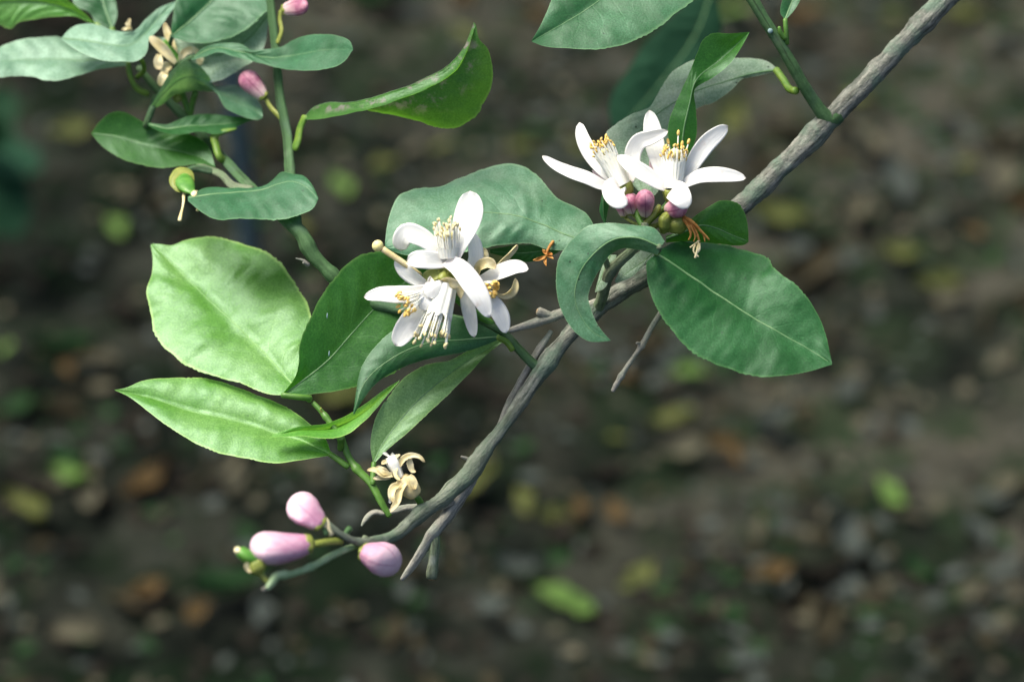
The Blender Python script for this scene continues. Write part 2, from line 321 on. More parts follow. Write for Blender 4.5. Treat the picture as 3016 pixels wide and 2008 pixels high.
# ------------------------------------------------------------------ plant builders
def leaf(P, fr, L, M, R, m, z0=0, kx=0, ky=0, fold=0, bow=.12, teeth=34, tooth=.02, quilt=1.2, wave=0, rib=M_RIB, ribr=5.0, pet=None, petr=9, petm=None, label=None, name='leaf', pet0=True, nu=110, nh=8, zl=0, zr=0):
    Lp, Mp, Rp = fp(fr, L), fp(fr, M), fp(fr, R)
    o0 = Mp[0].copy()
    for A in (Lp, Mp, Rp): A[:, 2] += z0 + kx * (A[:, 0] - o0[0]) - ky * (A[:, 1] - o0[1])
    Lc, Mc, Rc = crom(Lp, nu), crom(Mp, nu), crom(Rp, nu)
    t = np.linspace(0, 1, nu); env = np.sqrt(np.clip(np.sin(np.pi * t), 0, 1))
    Mc[:, 2] += fold * env; Lc[:, 2] += zl * env; Rc[:, 2] += zr * env
    ss = np.linspace(-1, 1, 2 * nh + 1)
    G = np.zeros((nu, len(ss), 3))
    ph = RNG.uniform(0, 6.28)
    for j, s in enumerate(ss):
        E = Lc if s < 0 else Rc
        a = abs(s)
        if j in (0, len(ss) - 1):
            tt = t * teeth + .9 * np.sin(t * 17 + ph + j)
            a = 1.0 + tooth * (np.abs((tt % 1.0) - .35) * -2 + .6) * env * (.7 + .6 * np.sin(t * 31 + ph * 2)) + .012 * np.sin(t * 23 + ph + j) * env + .006 * np.sin(t * 71 + ph) * env
            a = a[:, None]
        G[:, j] = Mc + (E - Mc) * a
    dU = np.gradient(G, axis=0); dV = np.gradient(G, axis=1)
    Nn = norm(np.cross(dU, dV)); sgn = np.sign(np.nanmean(Nn[..., 2])) or 1.0
    Nn *= sgn
    hw = (np.linalg.norm(Lc - Mc, axis=1) + np.linalg.norm(Rc - Mc, axis=1)) * .5
    sa = np.abs(ss)
    off = bow * hw[:, None] * (sa * (1 - sa))[None, :] * 2
    P3 = G.reshape(-1, 3)
    nz0 = fnoise(P3, .006, ph * 10).reshape(G.shape[:2])
    nz = fnoise(P3, .011, ph * 10).reshape(G.shape[:2]) + .5 * fnoise(P3, .03, ph * 7).reshape(G.shape[:2])
    q = np.sin((t[:, None] * 7.5 - sa[None, :] * 1.7 + nz0 * 1.3) * 2 * np.pi + np.sign(ss)[None, :] * .8 + ph) * np.sin(np.pi * np.clip(sa, 0, 1))[None, :]
    off = off + quilt * q * env[:, None] * np.clip(.45 + 1.2 * nz, 0, 1.2)
    off = off + nz * quilt * 2.6 * env[:, None]
    if wave: off = off + wave * np.sin(t[:, None] * 9 + ph) * (ss ** 3)[None, :] * env[:, None]
    G = G + Nn * off[..., None]
    mb = MB(); mb.grid(G, t, (ss + 1) / 2, flip=(sgn < 0))
    o = mb.build(name, m, P)
    if label: o['label'] = label
    # midrib, a slim raised cord along the blade
    c = G[:, nh] ; n = Nn[:, nh]
    k = 40; idx = np.linspace(1, nu - 4, k).astype(int)
    rr = ribr * (1 - np.linspace(0, 1, k) * .8)
    w = norm(np.gradient(c, axis=0)); b = norm(np.cross(w, n))
    R_ = np.zeros((k, 6, 3))
    for a in range(6):
        an = 2 * math.pi * a / 6
        R_[:, a] = c[idx] + rr[:, None] * (math.cos(an) * b[idx] * .6 + math.sin(an) * n[idx] * .42)
    r = MB(); r.grid(R_, np.linspace(0, 1, k), np.linspace(0, 1, 6), True); r.build('midrib', rib, o)
    if pet is not None:
        pts = [(*p, *( () if len(p) > 2 else (0,) )) for p in pet]
        Pp = fp(fr, pts); Pp[:, 2] += z0
        if pet0: Pp[0] = Mc[1]
        tube(o, None, Pp, petr, petr * 1.1, petm or M_PETI, 'petiole', nseg=8, jitter=.03)
    return o

def tube(P, fr, pts, r0, r1, m, name, nseg=12, n=None, jitter=.06, knots=(), label=None, capm=None, radii=None, build=True):
    C = fp(fr, pts) if fr is not None else np.asarray(pts, float)
    if radii is not None: C = np.hstack([C, np.array(radii, float)[:, None]])
    else: C = np.hstack([C, np.linspace(r0, r1, len(C))[:, None]])
    ln = np.sum(np.linalg.norm(np.diff(C[:, :3], axis=0), axis=1))
    n = n or int(np.clip(ln / (np.mean(C[:, 3]) * .8 + 2), 8, 160))
    S = crom(C, n); c, r = S[:, :3], S[:, 3]
    T = norm(np.gradient(c, axis=0))
    e = norm(np.cross(T[0], [.2, .3, .93])); E = [e]
    for i in range(1, n):
        e = e - T[i] * np.dot(e, T[i]); e = e / np.linalg.norm(e); E.append(e)
    E = np.array(E); F = np.cross(T, E)
    sd = RNG.uniform(0, 50)
    L = np.concatenate([[0], np.cumsum(np.linalg.norm(np.diff(c, axis=0), axis=1))])
    for kt, ks in knots: r = r * (1 + ks * np.exp(-((L / L[-1] - kt) * L[-1] / (np.mean(r) * 1.1)) ** 2))
    G = np.zeros((n, nseg, 3))
    for j in range(nseg):
        a = 2 * math.pi * j / nseg
        d = E * math.cos(a) + F * math.sin(a)
        k = 1 + jitter * (fnoise(c + d * r[:, None], .02, sd) * 1.6 + fnoise(c + d * r[:, None], .07, sd) * .8)
        G[:, j] = c + d * (r * k)[:, None]
    # rounded ends
    G0 = c[0] - T[0] * r[0] * .35 + (G[0] - c[0]) * .55; G1 = c[-1] + T[-1] * r[-1] * .35 + (G[-1] - c[-1]) * .55
    G = np.concatenate([G0[None], G, G1[None]]); U = np.concatenate([[0], L, [L[-1]]]) * STEP
    mb = MB(); b = mb.grid(G, U, np.linspace(0, 1, nseg), True)
    mats = [m] + ([capm] if capm else [])
    mb.cap([b + j for j in range(nseg)]); mb.cap([b + (n + 1) * nseg + j for j in reversed(range(nseg))], mi=1 if capm else 0)
    if not build: return mb
    o = mb.build(name, mats, P)
    if label: o['label'] = label
    return o

def petal(P, fr, mid, hw, m=None, tilt=0, cup=.25, thick=3.2, curl=0, tipr=2.4, base=.5, z0=0, name='petal', nu=26, nh=5, peak=.55):
    s_ = FR[fr][2]; C = fp(fr, mid); C[:, 2] += z0
    c = crom(C, nu); hw = hw * s_
    T = norm(np.gradient(c, axis=0)); v = np.array([0, 0, 1.0])
    Wd = norm(np.cross(T, v)); 
    for i in range(1, nu):
        if np.dot(Wd[i], Wd[i - 1]) < 0: Wd[i] = -Wd[i]
    Nn = norm(np.cross(Wd, T))
    if tilt:
        a = math.radians(tilt); Wd, Nn = rot(Wd, T, a), rot(Nn, T, a)
    t = np.linspace(0, 1, nu)
    prof = base + (1 - base) * np.sin(np.clip(t / peak, 0, 1) * math.pi / 2) ** 1.3
    end = np.clip((t - peak) / (1 - peak), 0, 1); prof = prof * np.sqrt(np.clip(1 - end ** tipr, .0025, 1))
    ss = np.linspace(-1, 1, 2 * nh + 1)
    ph = RNG.uniform(0, 6)
    up = np.zeros((nu, len(ss), 3)); dn = up.copy()
    for j, s in enumerate(ss):
        base_p = c + Wd * (s * hw * prof)[:, None] + Nn * (cup * hw * prof * (s * s - .35) + 1.6 * np.sin(t * 7 + s * 2 + ph))[:, None]
        th = thick * np.sqrt(max(1 - s * s, .02)) * (.55 + .45 * prof) * (1 - .4 * t)
        up[:, j] = base_p + Nn * th[:, None] * .5; dn[:, j] = base_p - Nn * th[:, None] * .5
    ring = np.concatenate([up, dn[:, ::-1]], axis=1)
    mb = MB(); b = mb.grid(ring, t, np.linspace(0, 1, ring.shape[1]), True)
    k = ring.shape[1]
    mb.cap([b + j for j in range(k)]); mb.cap([b + (nu - 1) * k + j for j in reversed(range(k))], u=1.0)
    return mb.build(name, m or M_PETAL, P)

def lathe(P, A, B, prof, m, name, nseg=20, lobes=0, lobe_a=0.0, bend=None, cx=1.0):
    """body of revolution along A->B; prof = [(t, radius)]"""
    A, B = np.array(A, float), np.array(B, float)
    tt = np.array([p[0] for p in prof]); rr = np.array([p[1] for p in prof])
    u = np.linspace(tt[0], tt[-1], 26); PR = np.stack([tt, rr, np.zeros_like(tt)], 1)
    S = crom(PR, 26)
    ax = norm(B - A); e1 = norm(np.cross(ax, [.2, .3, .93])); e2 = np.cross(ax, e1)
    G = np.zeros((26, nseg, 3))
    for j in range(nseg):
        a = 2 * math.pi * j / nseg
        k = 1 + (lobe_a * (abs(math.cos(lobes * a / 2)) - .6) if lobes else 0)
        d = e1 * math.cos(a) * cx + e2 * math.sin(a)
        G[:, j] = A + (B - A) * S[:, :1] + d * (np.maximum(S[:, 1:2], .15) * k)
        if bend is not None: G[:, j] += np.array(bend) * (np.sin(np.clip(S[:, :1], 0, 1) * math.pi))
    mb = MB(); b = mb.grid(G, S[:, 0], np.linspace(0, 1, nseg), True)
    mb.cap([b + j for j in range(nseg)]); mb.cap([b + 25 * nseg + j for j in reversed(range(nseg))], u=1.0)
    return mb.build(name, m, P)

def bud(P, fr, base, tip, r, m, z0=0, stalk=None, fat=.62, calm=None, label=None, bend=None, stm=None):
    s = FR[fr][2]; A, B = fp(fr, [base, tip]); A[2] += z0; B[2] += z0; r *= s
    prof = [(0, r * .38), (.06, r * .55), (.16, r * .68), (.3, r * .79), (fat - .15, r * .93)] + [(fat + (1 - fat) * math.sin(q), r * math.cos(q)) for q in np.linspace(0, math.pi / 2, 9)]
    o = lathe(P, A, B, prof, m, 'bud', nseg=40, lobes=5, lobe_a=.03, bend=bend)
    if label: o['label'] = label
    A2 = A - (B - A) * .06
    lathe(o, A2, A + (B - A) * .1, [(0, r * .18), (.3, r * .38), (.7, r * .56), (1, r * .585)], calm or M_CALYX, 'calyx', nseg=30, lobes=5, lobe_a=.18)
    if stalk is not None:
        q = fp(fr, stalk); q[:, 2] += z0
        tube(o, None, np.vstack([A2, q]), r * .2, r * .24, stm or M_CALYX, 'pedicel', nseg=8)
    return o

def stamen_group(P, base, top, n, rb, rt, anth, fil=M_FIL, tube_frac=.7, fr_=1.6, ar=4.6, spread=.35, stigma=None, seed=1, jit=.16, tubem=None, ribs=20):
    """fused filament tube with separate anthers round its mouth"""
    rg = np.random.default_rng(seed)
    base, top = np.array(base, float), np.array(top, float)
    ax = norm(top - base); ln = np.linalg.norm(top - base)
    e1 = norm(np.cross(ax, [.2, .3, .93])); e2 = np.cross(ax, e1)
    if tube_frac:
        nt_ = 14; ns = 60; tt = np.linspace(0, tube_frac, nt_); G = np.zeros((nt_, ns, 3))
        for j in range(ns):
            a = 2 * math.pi * j / ns
            k = 1 + .055 * math.cos(a * ribs) ; d = e1 * math.cos(a) + e2 * math.sin(a)
            lip = ln * .045 * math.cos(a * ribs)
            for i, t in enumerate(tt):
                rad = (rb + (rt - rb) * (t / tube_frac)) * k
                G[i, j] = base + ax * (ln * t + (lip if i == nt_ - 1 else 0)) + d * rad
        mb = MB(); mb.grid(G, tt, np.linspace(0, 1, ns), True); mb.build('filament_tube', tubem or M_FIL, P)
    for i in range(n):
        a = 2 * math.pi * (i + rg.uniform(-.3, .3)) / n
        d = e1 * math.cos(a) + e2 * math.sin(a)
        r1 = rt * rg.uniform(.72, 1.05); l = ln * rg.uniform(1 - jit, 1 + jit)
        s0 = base + ax * ln * max(tube_frac - .15, 0) + d * (rb + (r1 - rb) * max(tube_frac - .15, 0) if tube_frac else rb * rg.uniform(.3, 1))
        s2 = base + ax * l + d * r1 * (1 + spread * rg.uniform(0, 1))
        s1 = (s0 + s2) / 2 + d * rg.uniform(-1, 2)
        mb = tube(None, None, [s0, s1, s2], fr_ * 1.3, fr_, fil, 'stamen', nseg=6, n=6, build=False)
        adir = ax + d * rg.uniform(-.2, .8) + rg.normal(0, .35, 3)
        mb.ball(s2 + norm(adir) * ar * .6, ar * rg.uniform(.8, 1.15), 8, 6, mi=1, axis=adir, stretch=1.75)
        mb.build('stamen', [fil, anth], P)
    if stigma is not None:
        l, r = stigma
        mb = tube(None, None, [base + ax * ln * .2, base + ax * ln * l], r * .34, r * .36, M_FIL, 'pistil', nseg=8, n=6, build=False)
        mb.ball(base + ax * ln * l, r, 14, 9, mi=1, axis=ax, stretch=.85); mb.build('pistil', [M_FIL, M_STIG], P)

def receptacle(P, c, d, r, m=M_CALYX, name='flower', label=None):
    """green cup with five blunt lobes that the petals spring from"""
    c = np.array(c, float); d = norm(np.array(d, float))
    o = lathe(P, c - d * r * 1.5, c + d * r * .5, [(0, r * .3), (.25, r * .55), (.55, r * .95), (.85, r * 1.08), (1, r * 1.02)], m, name, lobes=5, lobe_a=.2)
    if label: o['label'] = label
    return o
def pt(fr, x, y, z=0): return fp(fr, [(x, y, z)])[0]

# ------------------------------------------------------------------ the ground
def soil_height(x, y):
    v = Vector((x, y, .37))
    return (mnoise.noise(v * 2.3) * .022 + mnoise.noise(v * 9) * .011 + mnoise.noise(v * 31) * .006 + max(mnoise.noise(v * 75), 0) * .006)
def soil_material():
    m, nt = mat('soil'); N = NT(nt)
    obj = N.n('TexCoord').outputs['Object']
    a = N.noise(obj, 5.5, 5, .6); b = N.noise(obj, 28, 5, .65); c = N.noise(obj, 120, 4, .6); d = N.noise(obj, 17, 3)
    col = N.ramp(b, [(.25, (.0022, .0032, .0028)), (.42, (.007, .0098, .0078)), (.56, (.0165, .020, .0155)), (.72, (.06, .062, .05))])
    col = N.mix(N.math('MULTIPLY', N.step(a, .44, .6), .75), col, N.mix(c, (.022, .0225, .0175, 1), (.112, .108, .088, 1)))
    col = N.mix(N.math('MULTIPLY', N.step(d, .46, .62), .75), col, N.mix(c, (.006, .014, .008, 1), (.018, .036, .014, 1)))
    vo = N.n('TexVoronoi', i_Scale=62.0); N.set(vo, 'Vector', obj); sv = N.n('SeparateXYZ'); N.set(sv, '0', vo.outputs['Color'])
    k = N.math('MULTIPLY', N.math('SUBTRACT', 1.0, N.step(vo.outputs['Distance'], .2, .42)), N.math('GREATER_THAN', sv.outputs[1], .72))
    col = N.mix(1.0, col, (.85, .85, .82, 1), 'MULTIPLY'); col = N.mix(N.math('MULTIPLY', k, .7), col, N.mix(sv.outputs[0], (.05, .06, .058, 1), (.11, .09, .065, 1)))
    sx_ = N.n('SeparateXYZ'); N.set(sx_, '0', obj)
    dry = N.math('ADD', N.math('ADD', N.math('MULTIPLY', sx_.outputs[0], 1.5), N.math('MULTIPLY', sx_.outputs[1], .7)), N.math('MULTIPLY', N.noise(obj, 3.2, 4), 1.3))  # tone ramp by position and noise: soil darker towards left and near side
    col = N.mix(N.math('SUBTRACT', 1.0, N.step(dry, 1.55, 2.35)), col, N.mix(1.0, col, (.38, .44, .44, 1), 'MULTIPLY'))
    bp = N.n('Bump', i_Strength=.9, i_Distance=.006); N.set(bp, 'Height', N.math('ADD', b, N.math('MULTIPLY', c, .5)))
    pr = N.n('BsdfPrincipled'); N.set(pr, 'Base Color', col); N.set(pr, 'Normal', bp.outputs[0]); pr.inputs['Roughness'].default_value = .95
    pr.inputs['Specular IOR Level'].default_value = .04
    out = N.n('OutputMaterial'); nt.links.new(pr.outputs[0], out.inputs[0]); return m
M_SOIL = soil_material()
def axis_pts(c):
    inner = np.linspace(-1.1, 1.1, 150); outer = np.array([1.3, 1.6, 2, 2.6, 3.4, 4.6, 6.5, 9, 13, 20, 32, 50, 80, 130])
    return np.concatenate([-outer[::-1], inner, outer]) + c
gx, gy = axis_pts(0), axis_pts(1.8)
GG = np.zeros((len(gx), len(gy), 3))
for i, x in enumerate(gx):
    for j, y in enumerate(gy):
        f = max(0, 1 - max(abs(x), abs(y - 1.8)) / 6)
        GG[i, j] = (x, y, soil_height(x, y) * min(1, f * 1.4) if f > 0 else 0)
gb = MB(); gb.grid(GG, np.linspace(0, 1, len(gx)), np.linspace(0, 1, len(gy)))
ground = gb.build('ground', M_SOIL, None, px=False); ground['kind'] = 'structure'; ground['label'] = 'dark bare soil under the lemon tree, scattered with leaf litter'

# fallen leaves: one of each build, then copies
def dry_mat(name, c1, c2, tf=.1):
    return simple_mat(name, c1, c2, sc=60, rough=.85, spec=.08, bump=.5, bsc=400, tf=tf)
DRY = {
 'brown': (dry_mat('dry_brown', (.024, .022, .013), (.045, .039, .023)), 'dry brown fallen leaf lying on the dark soil', 'dry brown leaves on the soil'),
 'tan': (dry_mat('dry_tan', (.058, .058, .040), (.098, .093, .064)), 'pale tan withered fallen leaf lying on the dark soil', 'pale tan leaves on the soil'),
 'grey': (dry_mat('dry_grey', (.036, .046, .041), (.066, .079, .072)), 'grey rotted fallen leaf lying on the dark soil', 'grey leaves on the soil'),
 'dark': (dry_mat('dry_dark', (.010, .010, .008), (.024, .021, .016)), 'dark blackish brown rotting leaf lying on the soil', 'dark rotting leaves on the soil'),
 'orange': (dry_mat('dry_orange', (.055, .038, .016), (.092, .060, .025)), 'orange brown curled fallen leaf lying on the dark soil', 'orange brown leaves on the soil'),
 'olive': (dry_mat('fallen_olive', (.075, .09, .028), (.12, .135, .045), .2), 'yellowing olive green fallen leaf lying on the dark soil', 'yellowing green leaves on the soil'),
 'green': (dry_mat('fallen_green', (.075, .15, .035), (.12, .20, .055), .2), 'fresh light green fallen leaf lying on the dark soil', 'fresh green leaves on the soil'),
 'moss': (dry_mat('ground_green', (.011, .034, .013), (.023, .058, .02), .15), 'small dark green leaf lying flat on the soil', 'dark green leaves on the soil'),
}
def dry_leaf_grid(seed, length=.055, wid=.024, curl=.5, nu=13, nh=3):
    rg = np.random.default_rng(seed)
    t = np.linspace(0, 1, nu); ss = np.linspace(-1, 1, 2 * nh + 1)
    w = wid * np.sin(np.pi * t ** .85) ** .8 * (1 + .12 * np.sin(t * 11 + seed)) + .0006
    G = np.zeros((nu, len(ss), 3)); ph = rg.uniform(0, 6)
    for j, s in enumerate(ss):
        G[:, j, 0] = (t - .5) * length + .003 * np.sin(t * 5 + ph)
        G[:, j, 1] = s * w * .5 + .004 * np.sin(t * 4 + ph)
        G[:, j, 2] = curl * wid * .5 * s * s + .006 * curl * (2 * t - 1) ** 2 + .0025 * np.sin(t * 9 + s * 3 + ph) + .002
    return G, t, (ss + 1) / 2
DRYMESH = {}
def dry_mesh(kind, v):
    if (kind, v) not in DRYMESH:
        G, t, u = dry_leaf_grid(v * 7 + 3, .052 + .006 * v, .022 + .003 * v, .15 + .22 * v)
        mb = MB(); mb.grid(G, t, u)
        o = mb.build('fallen_leaf', DRY[kind][0], None, px=False); DRYMESH[kind, v] = o.data
        bpy.data.objects.remove(o)
    return DRYMESH[kind, v]
def drop_leaf(kind, x, y, sc=1.0, rz=None, lift=.003):
    o = bpy.data.objects.new('fallen_leaf', dry_mesh(kind, random.randrange(4))); COL.objects.link(o)
    o.location = (x, y, soil_height(x, y) + lift)
    o.rotation_euler = (random.gauss(0, .18), random.gauss(0, .18), random.uniform(0, 6.28) if rz is None else rz)
    o.scale = (sc, sc, sc); o['label'] = DRY[kind][1]; o['category'] = 'leaf'; o['group'] = DRY[kind][2]
    return o
for (x, y, kind, s) in [(785, 468, 'green', 1.0), (885, 420, 'olive', .95), (1010, 560, 'olive', .9), (1020, 375, 'olive', .7), (270, 545, 'green', 1.0), (165, 335, 'olive', 1.2),
        (2045, 1168, 'green', .95), (1285, 1382, 'green', 1.15), (1340, 1410, 'green', .6), (1765, 1345, 'orange', 1.1), (1855, 75, 'orange', 1.1), (1850, 110, 'dark', 1.0), (2240, 560, 'orange', .8),
        (2060, 600, 'olive', .9), (1550, 985, 'olive', .9), (1095, 1130, 'olive', .9), (1585, 870, 'green', .8), (165, 1130, 'green', .9), (215, 1180, 'tan', .9), (60, 1205, 'olive', 1.0),
        (520, 1120, 'tan', .9), (545, 1150, 'tan', .8), (335, 1375, 'orange', .9), (290, 1410, 'brown', .9), (180, 1490, 'tan', 1.0), (460, 1440, 'orange', .8), (200, 870, 'brown', .9), (160, 900, 'orange', .6),
        (1960, 900, 'grey', .8), (1780, 980, 'grey', .9), (1560, 1050, 'tan', 1.0), (1660, 1030, 'orange', .8), (1690, 1060, 'orange', .7), (1420, 1180, 'orange', .8), (1330, 1170, 'orange', .9),
        (1190, 1320, 'grey', .9), (1120, 1430, 'grey', .8), (1950, 1270, 'grey', 1.0), (580, 1310, 'grey', .9), (600, 1440, 'grey', 1.0), (20, 855, 'green', .8), (60, 980, 'moss', 1.2), (540, 1390, 'moss', 1.2),
        (2270, 1180, 'grey', 1.0), (2150, 690, 'olive', .9), (2180, 720, 'tan', 1.0), (1990, 330, 'tan', 1.2), (2060, 440, 'grey', 1.4), (1970, 500, 'tan', 1.2), (1860, 630, 'brown', 1.2), (2220, 400, 'olive', 1.0),
        (2300, 450, 'tan', 1.2), (1780, 500, 'olive', 1.2), (1350, 60, 'olive', 1.0), (1070, 120, 'olive', 1.0), (2200, 50, 'olive', 1.1), (1690, 60, 'green', 1.1), (2230, 1390, 'tan', .8)]:
    h = ground_hit(x, y)
    drop_leaf(kind, h[0], h[1], s * random.uniform(.6, .8), lift=.012)
def in_view(x, y, m=1.06):
    d = np.array([x, y, 0]) - CAMP; z = d @ FWD
    return abs(d @ RGT / z) < SC_RATIO / 2 * m and abs(d @ UPV / z) < SC_RATIO / 3 * m
kinds = ['brown', 'tan', 'grey', 'dark', 'orange', 'olive', 'moss']
placed = 0
while placed < 210:
    x, y = random.uniform(-.6, .6), random.uniform(1.25, 2.45)
    if not in_view(x, y): continue
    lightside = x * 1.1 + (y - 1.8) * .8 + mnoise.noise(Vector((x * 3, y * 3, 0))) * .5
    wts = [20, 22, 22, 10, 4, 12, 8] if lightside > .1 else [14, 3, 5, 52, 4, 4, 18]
    drop_leaf(random.choices(kinds, wts)[0], x, y, random.uniform(.35, .75)); placed += 1
def scatter(name, label, n, matl, area, sz, skip_view, cat, wid=.45, curl=.5):
    mb = MB()
    base = [dry_leaf_grid(k + 40, 1.0, wid, curl * .8, 6, 1) for k in range(5)]
    k = 0
    while k < n:
        x = random.uniform(area[0], area[1]); y = random.uniform(area[2], area[3])
        if skip_view and in_view(x, y): continue
        if not skip_view and random.random() > .15 + 1.6 * max(0, mnoise.noise(Vector((x * 6, y * 6, 4))) + .12): continue
        G, t, u = base[random.randrange(5)]; s = random.uniform(*sz); a = random.uniform(0, 6.28)
        ca, sa = math.cos(a) * s, math.sin(a) * s
        H = G.copy(); tx, ty = random.gauss(0, .25), random.gauss(0, .25)
        H[..., 0] = G[..., 0] * ca - G[..., 1] * sa + x; H[..., 1] = G[..., 0] * sa + G[..., 1] * ca + y
        H[..., 2] = (G[..., 2] + G[..., 0] * tx + G[..., 1] * ty) * s * .6 + soil_height(x, y) + .002
        mb.grid(H, t, u, mi=random.randrange(len(matl))); k += 1
    o = mb.build(name, matl, None, px=False); o['kind'] = 'stuff'; o['label'] = label; o['category'] = cat
dm = lambda *k: [DRY[q][0] for q in k]
scatter('leaf_litter', 'brown, grey and green leaf litter spread over the soil all round', 1500, dm('brown', 'tan', 'grey', 'dark', 'olive', 'moss'), (-2.2, 2.2, .2, 4.2), (.03, .06), True, 'litter')
scatter('litter_crumbs', 'small crumbs of broken leaf and bark on the soil', 5000, dm('brown', 'grey', 'dark', 'dark', 'tan', 'moss', 'dark', 'grey'), (-.9, .9, 1.1, 2.7), (.008, .022), False, 'litter', wid=.6)

# twigs lying on the soil
for k in range(14):
    x, y = random.uniform(-.5, .5), random.uniform(1.35, 2.3)
    a = random.uniform(0, 6.28); l = random.uniform(.05, .14)
    mb = MB(); G = np.zeros((9, 6, 3)); ph = random.uniform(0, 6)
    for i in range(9):
        q = (i / 8 - .5) * l; r = .0016 + .0012 * (i / 8)
        for j in range(6): G[i, j] = (q + 0, .008 * math.sin(i * .5 + ph) + r * math.cos(j * 1.047), r * math.sin(j * 1.047) + .002 * math.sin(i * .9 + ph))
    mb.grid(G, np.linspace(0, .1, 9), np.linspace(0, 1, 6), True)
    o = mb.build('fallen_twig', DRY['brown' if k % 3 else 'grey'][0], None, px=False)
    o.location = (x, y, soil_height(x, y) + .006); o.rotation_euler = (0, random.gauss(0, .08), a)
    o['label'] = 'thin dry twig lying among the litter on the soil'; o['category'] = 'twig'; o['group'] = 'dry twigs on the soil'
# thin stake standing in the soil, far out of focus
h = ground_hit(572, 610)
M_STAKE = simple_mat('stake', (.045, .085, .10), (.06, .10, .12), rough=.6)
mb = MB(); G = np.zeros((10, 12, 3))
for i in range(10):
    for j in range(12):
        r = .0085 * (1 + .02 * math.sin(i * 2.1)); a = j * math.pi / 6
        G[i, j] = (h[0] + r * math.cos(a) + .002 * math.sin(i), h[1] + r * math.sin(a), -.03 + i * .047)
b = mb.grid(G, np.linspace(0, 1, 10), np.linspace(0, 1, 12), True); mb.cap([b + 108 + j for j in range(12)])
stake = mb.build('garden_stake', M_STAKE, None, px=False)
stake['label'] = 'thin blue grey stake standing upright in the soil'; stake['category'] = 'stake'

# broad dark seedling at the soil
h = ground_hit(-22, 600)
seedling = thing('seedling', (h[0], h[1], soil_height(h[0], h[1])), 'dark green broad-leaved seedling growing out of the soil', 'plant')
def seed_leaf(P, c, d, up, ln, wd, m):
    G, t, u = dry_leaf_grid(5, 1.0, .55, .35, 17, 4)
    d = norm(np.array(d, float)); up = np.array(up, float); up = norm(up - d * np.dot(up, d)); s = np.cross(up, d)
    c = np.array(c, float)
    H = c + ((G[..., :1] + .5) * ln) * d + (G[..., 1:2] * wd / .55) * s + G[..., 2:3] * ln * .35 * up
    mb = MB(); mb.grid(H, t, u); return mb.build('leaf', m, P, px=False)
sb = ORIGIN[seedling.name]
mb = MB(); G = np.zeros((8, 8, 3))
for i in range(8):
    for j in range(8): G[i, j] = sb + np.array([.002 * math.cos(j * .785) + .006 * math.sin(i * .4), .002 * math.sin(j * .785), -.01 + i * .02])
mb.grid(G, np.linspace(0, 1, 8), np.linspace(0, 1, 8), True); mb.build('stem', M_TWIG, seedling, px=False)
top = sb + np.array([.004, 0, .125])
for (d, up, l, wd, dz) in [((.75, -.2, -.2), (.1, -.3, 1), .06, .045, 0), ((-.8, .2, .05), (0, -.3, 1), .08, .045, 0), ((.35, -.5, -.5), (.2, -.6, .6), .08, .06, -.01), ((.2, .6, .35), (0, -.6, .6), .07, .045, -.01), ((.25, -.3, .55), (.2, -.9, .3), .065, .045, 0)]:
    seed_leaf(seedling, top + np.array([0, 0, dz]), d, up, l, wd, M_FAR)

# ------------------------------------------------------------------ the lemon tree
TRUNK = np.array([.92, 1.62, 0.0])
tree = thing('lemon_tree', TRUNK, 'lemon tree branch with glossy green leaves, white blossoms and pink buds', 'tree')
def wtube(P, pts, radii, m, name, nseg=14, n=40):
    """tube given in metres"""
    C = np.hstack([np.array(pts, float), np.array(radii, float)[:, None]]); S = crom(C, n); c, r = S[:, :3], S[:, 3]
    T = norm(np.gradient(c, axis=0)); e = norm(np.cross(T[0], [.3, .9, .1])); G = np.zeros((n, nseg, 3)); L = np.concatenate([[0], np.cumsum(np.linalg.norm(np.diff(c, axis=0), axis=1))])
    for i in range(n):
        e = e - T[i] * np.dot(e, T[i]); e = e / np.linalg.norm(e); f = np.cross(T[i], e)
        for j in range(nseg):
            a = 2 * math.pi * j / nseg; d = e * math.cos(a) + f * math.sin(a)
            G[i, j] = c[i] + d * r[i] * (1 + .12 * mnoise.noise(Vector(c[i] * 14 + d * 1.3)))
    mb = MB(); b = mb.grid(G, L, np.linspace(0, 1, nseg), True); mb.cap([b + j for j in range(nseg)]); mb.cap([b + (n - 1) * nseg + j for j in reversed(range(nseg))])
    return mb.build(name, m, P, px=False)
B_END, B_IN = world([(2225 * 1.28068, 45 * 1.28068, -300), (2165 * 1.28068, -8 * 1.28068, -270)])
B_DIR = norm(B_END - B_IN)
wtube(tree, [TRUNK + (0, 0, -.06), TRUNK + (0, 0, .25), TRUNK + (-.02, -.02, .6), TRUNK + (.01, .0, 1.0), TRUNK + (.03, .04, 1.5), TRUNK + (-.02, .06, 2.0)], [.05, .042, .038, .033, .024, .01], M_BARK, 'trunk', 18, 60)
wtube(tree, [TRUNK + (-.01, -.01, .82), TRUNK + (-.18, -.12, 1.04), TRUNK + (-.42, -.32, 1.13), B_END + B_DIR * .12 + (.03, .03, .01), B_END + B_DIR * .04, B_END - B_DIR * .004], [.022, .017, .012, .006, .0042, .0037], M_BARK, 'limb', 14, 60)
wtube(tree, [TRUNK + (-.18, -.12, 1.04), TRUNK + (-.45, -.05, 1.25), TRUNK + (-.75, .0, 1.3), TRUNK + (-1.0, -.1, 1.28)], [.014, .009, .006, .003], M_BARK, 'limb', 12, 40)
